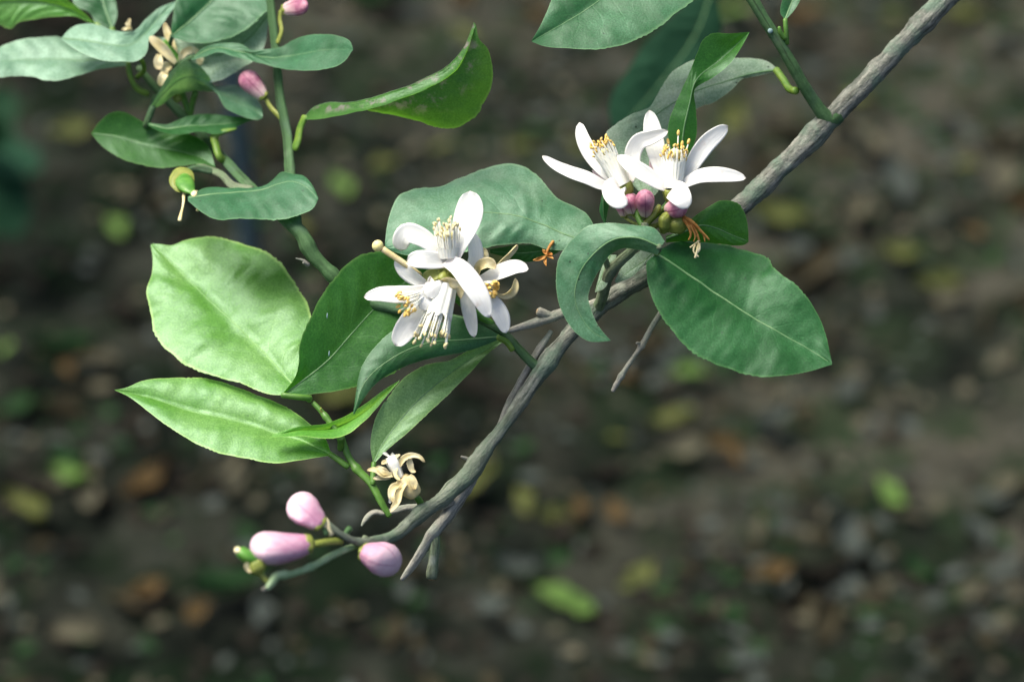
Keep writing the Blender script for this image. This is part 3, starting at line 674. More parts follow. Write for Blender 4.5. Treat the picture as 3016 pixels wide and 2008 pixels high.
# crown above the frame: leaves on short twigs
def frame_xy(p):
    d = np.asarray(p) - CAMP; z = d @ FWD
    return (d @ RGT / z / SC_RATIO, d @ UPV / z / SC_RATIO, z)
mb = MB(); cb = [dry_leaf_grid(k + 90, 1.0, .5, .3, 8, 2) for k in range(4)]
cnt = 0
while cnt < 750:
    q = RNG.normal(0, 1, 3); q = q / np.linalg.norm(q) * RNG.uniform(.45, 1.0) ** .6
    c = TRUNK + np.array([-.15, .12, 1.62]) + q * np.array([.85, .8, .55])
    fx, fy, fz = frame_xy(c)
    if fz > 0 and abs(fx) < .75 and abs(fy) < .55: continue
    if fz > 0 and abs(fx) < .8 and c[2] < 1.2: continue
    G, t, u = cb[cnt % 4]; ln = RNG.uniform(.06, .1)
    d = norm(q * .6 + RNG.normal(0, .5, 3) + np.array([0, 0, -.15])); up = np.array([0, 0, 1.0]) + RNG.normal(0, .35, 3); up = norm(up - d * np.dot(up, d)); s = np.cross(up, d)
    mb.grid(c + G[..., :1] * ln * d + G[..., 1:2] * ln * s + G[..., 2:3] * ln * up, t, u, mi=cnt % 2); cnt += 1
crown = mb.build('crown', [M_DARK, M_MID], tree, px=False); crown['kind'] = 'stuff'
for k in range(16):
    q = RNG.normal(0, 1, 3); q[2] = abs(q[2]) * .6; q = norm(q)
    a = TRUNK + np.array([0, .02, RNG.uniform(1.2, 1.9)]); bq = a + q * np.array([.6, .6, .35])
    fx, fy, fz = frame_xy(bq)
    if fz > 0 and abs(fx) < .7 and abs(fy) < .5: continue
    wtube(tree, [a, (a + bq) / 2 + (0, 0, .06), bq], [.009, .006, .003], M_BARK, 'twig', 8, 16)

T = tree
# --- wood ------------------------------------------------------------------------------------------------
main_pts = [(2225, -45, -300), (2165, 8, -270), (2080, 97, -240), (1990, 192, -215), (1925, 258, -200), (1880, 305, -190), (1800, 382, -165), (1735, 445, -150), (1650, 520, -125), (1560, 592, -105), (1470, 645, -85),
            (1392, 695, -65), (1318, 760, -45), (1248, 848, -20), (1190, 935, 0), (1140, 1003, 25), (1085, 1078, 60), (1025, 1140, 110), (960, 1187, 165), (905, 1232, 220), (868, 1246, 255), (815, 1243, 300), (775, 1222, 330), (748, 1196, 350)]
main_r = [31, 31, 30, 30, 31, 34, 31, 31, 30, 29, 28, 26, 23, 24, 21, 20, 26, 24, 21, 18, 16, 12, 10, 8]
tube(T, 'd', main_pts, 0, 0, M_BARKM, 'branch', nseg=22, n=240, jitter=.13, radii=main_r, knots=((.07, .12), (.24, .18), (.4, .14), (.56, .22), (.63, .2), (.77, .16), (.86, .2), (.93, .25)), label='grey bark main branch running diagonally')
tube(T, 11, [(815, 585, -200), (768, 612, -190), (735, 580, -175), (695, 525, -162), (640, 440, -140), (580, 335, -120), (520, 230, -105), (450, 120, -95), (390, 20, -90), (340, -60, -90), (290, -170, -100), (230, -290, -120), (210, -380, -130)], 0, 0, M_TWIG, 'twig', nseg=16, n=120, radii=[26, 26, 21, 19, 18, 18, 17, 17, 17, 17, 15, 13, 8], knots=((.72, .15),))
tube(T, 'd', [(1243, 852, -22), (1205, 815, -15), (1145, 758, -10), (1050, 735, -30), (930, 715, -60), (840, 690, -80), (770, 638, -95), (722, 588, -105), (690, 535, -115), (655, 505, -120), (608, 462, -150), (560, 415, -185), (510, 360, -225), (440, 285, -260), (370, 215, -285), (318, 155, -300)], 0, 0, M_TWIG, 'twig', nseg=16, n=170,
     radii=[16, 14, 13, 14, 16, 18, 20, 21, 22, 18, 16, 15, 14, 14, 13, 9], jitter=.08, knots=((.45, .2), (.52, .15)))
tube(T, 'd', [(684, 535, -115), (678, 470, -125), (667, 395, -135), (660, 310, -145), (645, 232, -155), (637, 150, -165), (628, 60, -175), (620, -10, -185), (612, -60, -190)], 0, 0, M_TWIG, 'twig', nseg=14, n=90, radii=[17, 15, 15, 15, 14, 13, 13, 13, 13], knots=((.25, .15), (.6, .12)))
tube(T, 2, [(470, 1095, -150), (360, 1070, -175), (300, 1010, -200), (190, 965, -225), (140, 935, -245)], 13, 9, M_BARKG, 'twig', nseg=12)
# young green shoot
tube(T, 6, [(1345, 862, 40), (1300, 790, 45), (1260, 715, 50), (1195, 600, 55), (1095, 500, 55), (1025, 405, 50), (978, 290, 45), (950, 225, 38), (870, 118, 25), (800, 30, 10), (735, -40, 0)], 0, 0, M_SHOOT, 'twig', nseg=12, n=90, radii=[9, 10, 11, 11, 12, 10, 10, 9, 9, 8, 7], jitter=.05, knots=((.42, .25), (.66, .2), (.86, .3)), label='bright green young shoot')
tube(T, 6, [(810, 40, 18), (795, 18, 20), (802, 2, 22)], 4, 2.5, M_CALYX, 'thorn', nseg=6)
# dead twigs
tube(T, 6, [(1850, 745, 60), (1740, 790, 58), (1620, 800, 50), (1480, 795, 44), (1380, 822, 40), (1300, 838, 38), (1225, 832, 36), (1160, 880, 34), (1122, 940, 32)], 0, 0, M_DEAD, 'twig', nseg=12, n=60, radii=[12, 11, 11, 11, 10, 8, 9, 9, 3], jitter=.16)
tube(T, 'd', [(1100, 1070, 20), (1075, 1120, 28), (1040, 1168, 38), (1005, 1215, 50), (968, 1270, 62), (945, 1305, 70), (924, 1332, 76)], 0, 0, M_DEAD, 'twig', nseg=14, n=70, radii=[17, 20, 20, 18, 14, 12, 7], jitter=.14, knots=((.62, .2),))
tube(T, 'd', [(1000, 1225, 52), (1000, 1255, 62), (996, 1290, 70), (993, 1328, 78)], 0, 0, M_BARKG, 'twig', nseg=14, radii=[12, 15, 15, 16], capm=M_WOUND, jitter=.1, knots=((.15, .15), (.9, .18)))
tube(T, 'd', [(1150, 985, -35), (1170, 935, -45), (1205, 865, -50), (1240, 805, -52), (1268, 762, -52)], 0, 0, M_DEAD, 'twig', nseg=12, radii=[13, 13, 12, 12, 8], capm=M_WOUND, jitter=.14)
tube(T, 'd', [(1400, 690, -75), (1350, 708, -60), (1290, 722, -45), (1245, 738, -35), (1205, 750, -28), (1165, 762, -25)], 0, 0, M_DEAD, 'twig', nseg=12, radii=[18, 17, 16, 15, 11, 7], jitter=.14)
tube(T, 'd', [(1268, 728, -40), (1252, 722, -32), (1238, 716, -26)], 0, 0, M_DEAD, 'twig', nseg=12, radii=[12, 13, 13], capm=M_WOUND, jitter=.12)
tube(T, 8, [(1010, 640, -60), (935, 800, -45), (840, 940, -38), (765, 1080, -32), (730, 1130, -30), (650, 1250, -28), (580, 1360, -25), (535, 1442, -24)], 0, 0, M_DEAD, 'twig', nseg=10, n=60, radii=[12, 10, 8.5, 8.5, 7.5, 7, 7.5, 6], jitter=.14, knots=((.56, .45), (.86, .4), (.94, .3)))
tube(T, 8, [(760, 1085, -30), (735, 1072, -22), (718, 1072, -15)], 5, 3.5, M_DEAD, 'thorn', nseg=6)
# stalk of the right blossom cluster
tube(T, 9, [(1245, 1265, -55), (1290, 1160, -25), (1335, 1010, 10), (1385, 870, 40), (1490, 760, 65), (1620, 640, 80), (1720, 500, 90), (1740, 380, 95)], 0, 0, M_BARKG, 'twig', nseg=14, n=60, radii=[18, 17, 17, 17, 16, 15, 13, 11], knots=((.45, .15),))
tube(T, 9, [(1385, 880, 40), (1350, 790, 55), (1330, 730, 70)], 12, 8, M_BARKG, 'twig', nseg=10)
# lower bud twig
tube(T, 6, [(1120, 1085, 262), (1030, 1115, 275), (900, 1170, 300), (740, 1258, 330), (560, 1322, 360), (440, 1345, 380), (400, 1400, 390), (370, 1440, 395)], 0, 0, M_SHOOTG, 'twig', nseg=12, n=60, radii=[8, 10, 11, 11, 11, 13, 12, 8], knots=((.52, .25), (.78, .3)))
tube(T, 6, [(745, 1262, 332), (750, 1285, 336)], 5, 3, M_SHOOT, 'thorn', nseg=6)
tube(T, 6, [(420, 1380, 385), (375, 1425, 392), (335, 1450, 398)], 8, 6, M_DEAD, 'twig', nseg=8)
tube(T, 6, [(990, 1040, 305), (1010, 985, 312), (1030, 960, 318)], 9, 10, M_TWIG, 'twig', nseg=8)
# thorns
tube(T, 5, [(1270, 275, -88), (1245, 248, -80), (1195, 232, -74)], 8, 1.5, M_DEAD, 'thorn', nseg=7)
tube(T, 5, [(1262, 268, -84), (1240, 258, -72)], 6, 3, M_DEAD, 'thorn', nseg=7)
tube(T, 6, [(1990, 420, 40), (1945, 400, 50), (1915, 388, 55)], 8, 3, M_DEAD, 'thorn', nseg=7)
# --- leaves ----------------------------------------------------------------------------------------------
YR = dict(rib=M_RIBY, ribr=5.5)
leaf(T, 5, [(1215, 1050), (1245, 860), (1288, 600), (1195, 385), (1010, 195), (820, 125), (640, 102), (500, 125), (430, 150), (360, 145), (310, 142)],
     [(1215, 1052), (1000, 815), (830, 648), (640, 470), (480, 312), (390, 225), (306, 146)],
     [(1215, 1060), (1080, 1075), (880, 1012), (640, 942), (470, 852), (340, 735), (300, 545), (274, 450), (312, 300), (312, 220), (300, 150)],
     M_YOUNG, z0=-30, ky=.75, kx=.12, fold=-14, bow=.14, quilt=2.8, teeth=46, tooth=.018, label='large bright yellow-green young leaf facing the viewer', pet=[(1215, 1050, 20), (1262, 1088, 35), (1285, 1105, 34)], petm=M_SHOOT, petr=9, **YR)
leaf(T, 5, [(1415, 1440), (1370, 1330), (1280, 1250), (1180, 1170), (1000, 1090), (800, 1012), (640, 975), (440, 966), (240, 990), (140, 1030), (80, 1040)],
     [(1415, 1440), (1230, 1352), (1050, 1302), (880, 1247), (700, 1206), (520, 1160), (300, 1090), (80, 1042)],
     [(1415, 1442), (1300, 1460), (1050, 1490), (860, 1460), (700, 1420), (580, 1370), (400, 1260), (290, 1180), (160, 1080), (80, 1044)],
     M_YOUNG, z0=55, ky=.85, kx=-.02, fold=-22, bow=.24, quilt=1.7, teeth=50, tooth=.018, label='long bright yellow-green young leaf pointing left to a sharp tip', pet=[(1415, 1440), (1465, 1478, 2), (1515, 1515, 0)], petm=M_SHOOT, petr=9, **YR)
leaf(T, 5, [(1100, 1080), (1195, 950), (1228, 720), (1290, 590), (1360, 450), (1440, 340), (1560, 232), (1700, 188), (1850, 190), (2000, 220), (2150, 260)],
     [(1100, 1080), (1250, 975), (1400, 852), (1530, 705), (1690, 530), (1900, 360), (2150, 262)],
     [(1100, 1082), (1300, 1066), (1480, 1040), (1640, 1000), (1800, 930), (1960, 790), (2080, 600), (2140, 420), (2150, 266)],
     M_GREEN, z0=26, ky=.1, kx=-.16, fold=-26, bow=.05, quilt=2.2, label='large dark green leaf behind the left blossoms', pet=[(1100, 1080), (1200, 1084, -4), (1285, 1092, -20)], petm=M_SHOOT)
leaf(T, 'n', [(1470, 985), (1390, 945), (1260, 925), (1140, 985), (1066, 1080), (1040, 1215)],
     [(1470, 992), (1370, 1000), (1260, 1010), (1150, 1058), (1075, 1125), (1041, 1218)],
     [(1470, 1000), (1385, 1032), (1285, 1052), (1185, 1082), (1105, 1132), (1058, 1195), (1042, 1222)],
     M_MID, z0=14, ky=.35, kx=-.05, fold=14, bow=.15, pet=[(1470, 992), (1495, 1010, -15), (1510, 1030, -20)], label='narrow curved grey-green leaf under the left blossoms')
leaf(T, 5, [(1050, 1318), (1200, 1268), (1400, 1243), (1500, 1200), (1600, 1140), (1750, 1032), (1832, 982)],
     [(1050, 1324, 10), (1220, 1290, -20), (1420, 1275, -40), (1510, 1240, -50), (1600, 1190, -40), (1720, 1090, -20), (1832, 984, 0)],
     [(1048, 1332, 20), (1250, 1326, 25), (1440, 1336, 30), (1500, 1320, 30), (1600, 1248, 25), (1700, 1142, 12), (1832, 988)],
     M_YOUNG, z0=70, ky=.6, bow=.2, quilt=1, label='small folded yellow-green leaf seen edge-on', teeth=20, ribr=3, rib=M_RIBY)
tube(T, 5, [(1470, 1330, 90), (1475, 1365, 70), (1468, 1405, 48)], 13, 9, M_SHOOT, 'petiole', nseg=8)
leaf(T, 'n', [(1099, 1363), (1091, 1310), (1096, 1270), (1113, 1214), (1151, 1160), (1195, 1108), (1258, 1073), (1323, 1062), (1382, 1030), (1425, 1006), (1478, 1003)],
     [(1099, 1366), (1127, 1307), (1168, 1252), (1205, 1207), (1275, 1140), (1370, 1068), (1478, 1005)],
     [(1101, 1366), (1130, 1335), (1205, 1270), (1279, 1200), (1382, 1100), (1433, 1044), (1480, 1008)],
     M_YOUNG2, z0=64, ky=.3, kx=.0, fold=-14, bow=.12, label='upright pale green leaf rising from the young shoot', pet=[(1099, 1364), (1099, 1395, 2), (1098, 1425, 0)], petm=M_SHOOT, petr=8)
leaf(T, 4, [(1800, 640), (1770, 520), (1725, 432), (1500, 312), (1345, 142), (1280, 96), (1160, 80), (960, 132), (800, 182), (660, 226), (520, 242), (420, 292), (345, 440), (315, 640)],
     [(1800, 645), (1590, 572), (1400, 492), (1200, 432), (990, 414), (780, 452), (550, 540), (360, 636), (318, 655)],
     [(1800, 650), (1620, 672), (1450, 668), (1300, 622), (1170, 632), (980, 672), (800, 705), (600, 720), (420, 700), (320, 665)],
     M_PALE, z0=-40, ky=.75, kx=.05, fold=26, bow=.1, quilt=2.2, wave=6, label='broad pale green arched leaf behind the left blossoms', teeth=30, tooth=.012, nu=130)
leaf(T, 9, [(900, 560), (700, 590), (430, 600), (150, 640)], [(900, 600), (720, 650), (450, 680), (150, 660)], [(905, 640), (800, 700), (590, 765), (470, 770), (300, 720), (150, 680)], M_MID, z0=-75, ky=-.6, quilt=1.5, teeth=14)
leaf(T, 8, [(935, 290), (865, 195), (700, 166), (500, 149), (350, 170), (230, 262), (132, 400), (100, 600), (130, 800), (180, 900), (260, 1000), (360, 1060), (440, 1062), (522, 1052)],
     [(905, 335, 10), (720, 262, 30), (545, 275, 30), (390, 385, 25), (270, 560, 20), (245, 740, 10), (300, 885), (400, 1000), (522, 1052)],
     [(880, 395), (800, 372), (700, 350), (600, 352), (520, 392), (450, 482), (385, 600), (345, 720), (368, 810), (420, 930), (470, 1000), (522, 1054)],
     M_PALE, z0=190, ky=.05, kx=.22, bow=.06, quilt=1.6, label='pale green leaf arching over and hanging down beside the branch fork', pet=[(905, 335), (880, 360, -60), (850, 330, -100)], petm=M_BARKG)
leaf(T, 9, [(1360, 700, -10), (1300, 820, -10), (1235, 1060, -15)], [(1385, 700), (1320, 860), (1230, 1080)], [(1450, 700, 10), (1400, 880, 10), (1300, 1060, 5), (1230, 1085)], M_DUST, z0=20, ky=.1, quilt=1, teeth=12)
leaf(T, 9, [(1880, 560), (1700, 650), (1500, 830), (1430, 970)], [(1880, 620), (1740, 755), (1560, 880), (1440, 985)], [(1880, 700), (1760, 780), (1600, 930), (1450, 990)], M_DUST, z0=-10, ky=.3, quilt=1, teeth=14)
leaf(T, 8, [(915, 345, -25), (1000, 300, -60), (1090, 283, -85), (1290, 285, -100), (1560, 360, -90), (1735, 428, -70), (1800, 520, -30), (2000, 682, 0), (2100, 820), (2170, 1000), (2203, 1140), (2222, 1228)],
     [(870, 385), (1100, 530, -6), (1300, 668, -10), (1600, 868, -8), (1850, 1012), (2000, 1092), (2222, 1232)],
     [(860, 395), (802, 440), (796, 560), (850, 760), (960, 952), (1120, 1112), (1300, 1212), (1500, 1290), (1700, 1330), (1900, 1326), (2060, 1290), (2222, 1238)],
     M_DARK, z0=80, ky=.42, kx=-.05, fold=-24, bow=.10, quilt=3.0, wave=8, ribr=8, label='largest dark green leaf, hanging below the right blossoms', pet=[(870, 385), (840, 345, -10), (800, 310, -15)], nu=130, teeth=44)
leaf(T, 7, [(1290, 1240), (1400, 1200), (1510, 1093), (1660, 983), (1830, 908), (1950, 933), (2016, 1030), (2050, 1180), (2052, 1282)],
     [(1290, 1265), (1450, 1205, 10), (1610, 1140, 16), (1750, 1165, 4), (1900, 1230), (2052, 1285)],
     [(1290, 1300), (1450, 1290), (1600, 1295), (1800, 1312), (1930, 1326), (2030, 1312), (2054, 1290)],
     M_GREEN, z0=-20, ky=-.3, kx=.02, quilt=1.4, label='small dark green leaf against the main branch')
leaf(T, 3, [(1775, 458), (1700, 402), (1600, 380), (1490, 376), (1380, 378), (1220, 395), (1120, 450), (1040, 540), (980, 640), (938, 716), (760, 790), (632, 880), (680, 985), (760, 1150), (900, 1315)],
     [(1775, 462), (1600, 487), (1420, 540), (1220, 605), (1060, 690), (930, 790), (840, 900), (830, 1080), (905, 1318)],
     [(1778, 466), (1650, 490), (1545, 512), (1470, 592), (1370, 662), (1230, 716), (1160, 830), (1080, 1000), (1020, 1150), (960, 1290), (908, 1320)],
     M_DUST, z0=-290, ky=.6, kx=0, quilt=2.6, wave=10, fold=14, label='long dusty speckled leaf behind the right blossoms', pet=[(1775, 462), (1810, 530, 50), (1850, 590, 100), (1890, 600, 150)], petr=11, nu=130)
leaf(T, 3, [(1090, 1060), (1045, 850), (1100, 680), (1188, 485), (1240, 350), (1285, 256), (1330, 226), (1450, 222), (1582, 213)],
     [(1135, 1060), (1150, 860, 14), (1190, 680, 16), (1224, 545, 10), (1380, 402, -25), (1490, 305, -20), (1583, 214)],
     [(1180, 1060), (1237, 880), (1232, 700), (1221, 592), (1330, 522), (1450, 422), (1545, 292), (1584, 217)],
     M_GREEN, z0=-70, ky=.05, bow=.05, quilt=1.3, label='twisted dark green leaf standing upright behind the right blossoms', nu=120)
leaf(T, 3, [(1000, -330), (700, -350), (420, -200), (330, -110), (280, 0), (250, 70), (200, 180), (148, 268)],
     [(1010, -330), (830, -170), (700, -80), (570, 22), (400, 132), (240, 222), (148, 272)],
     [(1020, -330), (1260, -280), (1340, -130), (1210, 15), (1100, 92), (950, 202), (780, 290), (600, 326), (400, 320), (210, 300), (150, 277)],
     M_MID, z0=-130, ky=.6, kx=0, fold=-20, label='large blue-green leaf cut by the top of the view', teeth=40, pet=[(1010, -330), (1150, -350, -60), (1300, -370, 0), (1415, -370, 10)])
leaf(T, 2, [(775, 690, 20), (830, 690, 30), (1000, 665, 35), (1200, 620, 40), (1350, 570, 45), (1500, 505, 45), (1610, 440, 45), (1700, 330, 40), (1745, 210, 20), (1765, 145)],
     [(775, 680), (830, 620), (900, 594), (1010, 590), (1200, 560), (1350, 510), (1500, 440), (1600, 380), (1690, 290), (1730, 200), (1755, 130)],
     [(775, 688, -15), (880, 680, -25), (1000, 655, -35), (1150, 630, -50), (1250, 660, -60), (1430, 700, -70), (1570, 737, -75), (1650, 735, -75), (1760, 680, -70), (1820, 580, -60), (1862, 470, -50), (1862, 380, -35), (1840, 290, -20), (1782, 215), (1768, 145)],
     M_SCAR, z0=-120, bow=.22, quilt=2.6, tooth=.015, label='curled and scarred green leaf on its own petiole', pet=[(775, 685), (750, 750, -5), (740, 810, -10), (722, 860, -20)], petr=10, ribr=3, nu=130)
leaf(T, 2, [(128, 330), (200, 275), (280, 250), (400, 252), (480, 290), (560, 285), (650, 268), (720, 226), (850, 200), (960, 206), (1040, 240), (1057, 280)],
     [(126, 338), (260, 275, 8), (420, 305, 5), (560, 335), (720, 318), (880, 292), (1057, 285)],
     [(124, 350), (200, 330), (280, 300), (350, 322), (480, 362), (620, 390), (760, 406), (900, 396), (1000, 360), (1056, 292)],
     M_MID, z0=-100, ky=.95, fold=-18, quilt=2, label='oval grey-green leaf crossing in front of the upright twig', pet=[(126, 338), (90, 352, -40), (40, 380, -110)], petm=M_TWIG, petr=8)
leaf(T, 2, [(105, 1135), (200, 1088), (380, 1085), (540, 1076), (590, 1052), (620, 1010), (645, 992), (700, 1000), (765, 1012), (830, 1080), (857, 1142)],
     [(105, 1142), (250, 1120), (400, 1108), (540, 1094), (625, 1062, 6), (690, 1046, 8), (770, 1070), (857, 1146)],
     [(105, 1160), (180, 1222), (280, 1270), (400, 1262), (620, 1270), (740, 1246), (830, 1200), (856, 1152)],
     M_MID, z0=-90, ky=.35, fold=8, quilt=2.4, label='blue-green leaf covering the joint of the left twigs')
leaf(T, 1, [(603, 878), (660, 800), (740, 745), (830, 744), (900, 778), (970, 822), (1080, 860), (1250, 885), (1370, 960), (1420, 1098)],
     [(603, 880), (760, 900), (950, 950), (1150, 990), (1300, 1030), (1420, 1100)],
     [(603, 885), (680, 970), (770, 1030), (900, 1080), (1040, 1106), (1200, 1096), (1330, 1082), (1420, 1103)],
     M_GREEN, z0=-195, ky=-.3, fold=-12, bow=.06, quilt=1.2, label='broad dark shaded leaf of the left shoot', teeth=20)
leaf(T, 1, [(975, 810), (1100, 820), (1200, 782), (1340, 755), (1500, 765), (1620, 775), (1700, 780)],
     [(975, 818), (1100, 845), (1230, 835), (1360, 830), (1500, 815), (1700, 783)],
     [(975, 828), (1060, 868), (1200, 886), (1340, 872), (1420, 884), (1530, 850), (1640, 800), (1700, 786)],
     M_DARK, z0=-150, ky=.9, fold=-10, quilt=2, teeth=16, label='narrow leaf of the left shoot seen nearly edge-on')
tube(T, 1, [(1560, 850, -140), (1480, 868, -140), (1415, 895, -150), (1425, 960, -165), (1440, 1020, -180), (1468, 1055, -215)], 0, 0, M_PETI, 'petiole', nseg=8, radii=[3, 8, 13, 12, 11, 12])
leaf(T, 1, [(1000, 700, 10), (1040, 620, 30), (1080, 545, 50), (1150, 450, 70), (1230, 404, 75), (1300, 420, 65), (1370, 490, 30), (1420, 570, -30), (1560, 568, -80), (1680, 640, -60), (1730, 720, -20), (1734, 762)],
     [(1005, 710), (1080, 620, 20), (1180, 530, 30), (1260, 505, 25), (1350, 550, 15), (1430, 600, 5), (1560, 670, -5), (1660, 720), (1733, 770)],
     [(1010, 720, -10), (1070, 690, -40), (1130, 640, -60), (1250, 602, -70), (1380, 606, -50), (1440, 632, 20), (1500, 720, 50), (1600, 770, 40), (1700, 792, 20), (1732, 778)],
     M_PALE, z0=-160, ky=.15, bow=.1, quilt=1.4, label='strongly arched leaf of the left shoot', pet=[(1005, 710), (985, 770, 0), (968, 815, -5), (1030, 640, -110)], petm=M_TWIG, petr=9)
leaf(T, 1, [(408, 248), (480, 180), (560, 160), (660, 170), (760, 206), (870, 210), (960, 130), (1060, 50), (1155, 12)],
     [(408, 254), (560, 270), (720, 300), (860, 300), (940, 240, -8), (1040, 130, -8), (1156, 16)],
     [(408, 262), (520, 340), (640, 390), (800, 404), (900, 402), (955, 370), (985, 265), (1055, 185), (1158, 40)],
     M_SHEEN, z0=-190, ky=1.05, fold=-8, quilt=2, label='very pale folded leaf of the left shoot', pet0=False, pet=[(925, 385, 50), (945, 420, 20), (950, 465, -20), (905, 510, -75)], petr=7)
leaf(T, 1, [(850, 410), (700, 390), (560, 350), (450, 290), (400, 248), (250, 260), (100, 280), (0, 310), (-120, 380)],
     [(850, 418), (700, 405), (540, 400), (380, 395), (200, 395), (0, 400), (-120, 410)],
     [(850, 428), (760, 440), (640, 466), (520, 510), (400, 542), (300, 530), (200, 490), (80, 490), (0, 505), (-120, 440)],
     M_SHEEN, z0=-240, ky=1.05, fold=-12, wave=8, quilt=2, label='long pale leaf reaching to the left edge of the view', pet=[(850, 418), (865, 520, -10), (910, 590, -20), (975, 620, -30)], petr=8)
leaf(T, 1, [(640, 160), (600, 130), (500, 40), (400, -30), (200, -110), (0, -120), (-160, -40)],
     [(640, 164), (500, 80), (350, 30), (150, 10), (-20, 20), (-160, 60)],
     [(640, 168), (600, 152), (500, 112), (400, 110), (250, 126), (110, 160), (80, 190), (0, 165), (-160, 100)],
     M_YOUNG, z0=-330, ky=-.3, fold=-20, quilt=2, pet=[(640, 164), (700, 220, 10), (790, 330, 40)], petr=8, label='bright green backlit leaf at the top left corner')
leaf(T, 1, [(735, 190), (640, 165), (600, 100), (500, 40), (470, -20), (500, -120), (640, -170)], [(738, 190), (700, 80), (670, -30), (640, -170)], [(742, 195), (772, 110), (768, 30), (745, -60), (700, -130), (642, -170)],
     M_MID, z0=-340, ky=.6, fold=-12, quilt=2, label='blue-green leaf hanging from above the left shoot', pet=[(738, 190), (760, 260, 0), (800, 340, 30)])
leaf(T, 1, [(1130, 235), (1132, 180), (1142, 110), (1160, 0), (1220, -110), (1350, -200), (1500, -240)], [(1132, 240), (1260, 130), (1380, 18), (1460, -90), (1505, -240)], [(1140, 248), (1250, 280), (1350, 286), (1500, 252), (1640, 182), (1740, 92), (1778, 48), (1750, -40), (1650, -160), (1510, -240)],
     M_MID, z0=-150, ky=.5, fold=-22, quilt=2.4, label='large blue-green leaf at the top of the left shoot', pet=[(1132, 240), (1110, 330, -60), (1060, 440, -120)], petm=M_TWIG, petr=7)
leaf(T, 1, [(1770, 60), (1600, 150), (1400, 240), (1200, 260), (1030, 240)], [(1770, 100), (1620, 270), (1460, 360), (1250, 340), (1030, 250)], [(1768, 150), (1745, 300), (1700, 385), (1620, 442), (1500, 512), (1380, 542), (1200, 460), (1030, 260)],
     M_DUST, z0=-260, ky=.5, quilt=2, wave=6, label='dusty grey-green leaf at the back of the left shoot')
leaf(T, 3, [(1818, 130), (1790, 90), (1800, 10), (1820, -60), (1880, -120)], [(1820, 130), (1850, 50), (1880, -30), (1884, -120)], [(1824, 132), (1870, 80), (1910, 20), (1930, -40), (1890, -120)],
     M_MID, z0=-90, ky=.3, fold=-8, quilt=1, teeth=12, label='small leaf sprouting from the right twig', pet=[(1820, 130), (1825, 190, 0), (1832, 290, -15)], petr=7, petm=M_SHOOT)
tube(T, 3, [(1818, 255, -95), (1790, 215, -85), (1780, 180, -80)], 9, 5, M_SHOOT, 'shoot_tip', nseg=8)
leaf(T, 7, [(700, 850), (690, 920), (676, 985), (690, 1060), (720, 1120)], [(712, 850, 6), (710, 950, 8), (715, 1040, 6), (728, 1120)], [(745, 850, -6), (765, 930, -10), (750, 1030, -6), (732, 1122)], M_MID, z0=-20, quilt=.6, teeth=8, ribr=2)
# far leaf hanging on a twig of the same tree, out of focus
leaf(T, 'd', [(1640, -40), (1520, 60), (1450, 150), (1400, 250), (1412, 310)], [(1640, -30), (1600, 80), (1520, 190), (1414, 312)], [(1645, -30), (1660, 80), (1630, 190), (1540, 270), (1418, 314)], M_FAR, z0=-2600, ky=.1, quilt=3, label='blurred dark green leaf far behind the right blossoms', pet=[(1640, -35), (1660, -150, -60), (1690, -260, -200)], petr=14, petm=M_TWIG)
far_pt = world([(1690 * 1.28, 260 * 1.28, -2800)])[0]
wtube(tree, [TRUNK + (-.45, -.05, 1.25), far_pt + (.16, .02, .16), far_pt + (0, 0, -.01)], [.006, .004, .002], M_TWIG, 'twig', 8, 24)
# --- right blossom cluster -------------------------------------------------------------------------------
s7 = FR[7][2]
f1 = receptacle(T, pt(7, 905, 800, 55), pt(7, 700, 440, 70) - pt(7, 905, 800, 55), 26, label='open white blossom tilted left, right cluster')
petal(f1, 7, [(850, 800, 62), (700, 770, 80), (560, 705, 92), (400, 650, 96), (270, 590, 92), (148, 503, 84)], 74, tilt=35, cup=.2, tipr=1.7, peak=.5)
petal(f1, 7, [(860, 770, 50), (760, 680, 40), (660, 560, 20), (570, 430, 2), (515, 310, -10), (492, 192, -22)], 78, tilt=-20, cup=.3, tipr=2.2, peak=.58)
petal(f1, 7, [(860, 770, 70), (820, 790, 110), (815, 840, 150), (850, 905, 175), (935, 952, 180)], 112, tilt=8, cup=.12, tipr=2.0, peak=.45, base=.7)
petal(f1, 7, [(950, 740, 45), (985, 600, 30), (985, 470, 25), (1040, 370, 30), (1150, 330, 40), (1310, 272, 55)], 80, tilt=5, cup=.2, tipr=1.9, peak=.5)
petal(f1, 7, [(820, 800, 40), (740, 740, 15), (660, 680, -5), (610, 630, -18)], 55, M_PETALP, tilt=60, cup=.3)
b0, b1 = pt(7, 890, 770, 62), pt(7, 700, 410, 62)
stamen_group(f1, b0, b1, 34, 76 * s7, 96 * s7, M_ANTH, tube_frac=.78, fr_=1.4, ar=3.9, jit=.17, spread=.25, stigma=(.86, 12), seed=3)
f2 = receptacle(T, pt(7, 1350, 850, 55), pt(7, 1370, 540, 75) - pt(7, 1350, 850, 55), 27, label='open white blossom standing upright, right cluster')
petal(f2, 7, [(1330, 800, 55), (1240, 760, 75), (1110, 680, 92), (980, 600, 96), (842, 497, 90)], 88, tilt=28, cup=.22, tipr=1.8, peak=.52)
petal(f2, 7, [(1320, 790, 40), (1250, 620, 20), (1195, 420, 10), (1165, 250, 5), (1138, 78, 0)], 92, tilt=-12, cup=.25, tipr=1.9, peak=.62)
petal(f2, 7, [(1400, 800, 50), (1470, 690, 40), (1560, 530, 28), (1680, 370, 20), (1780, 285, 15), (1862, 222, 10)], 84, tilt=12, cup=.25, tipr=2.6, peak=.6)
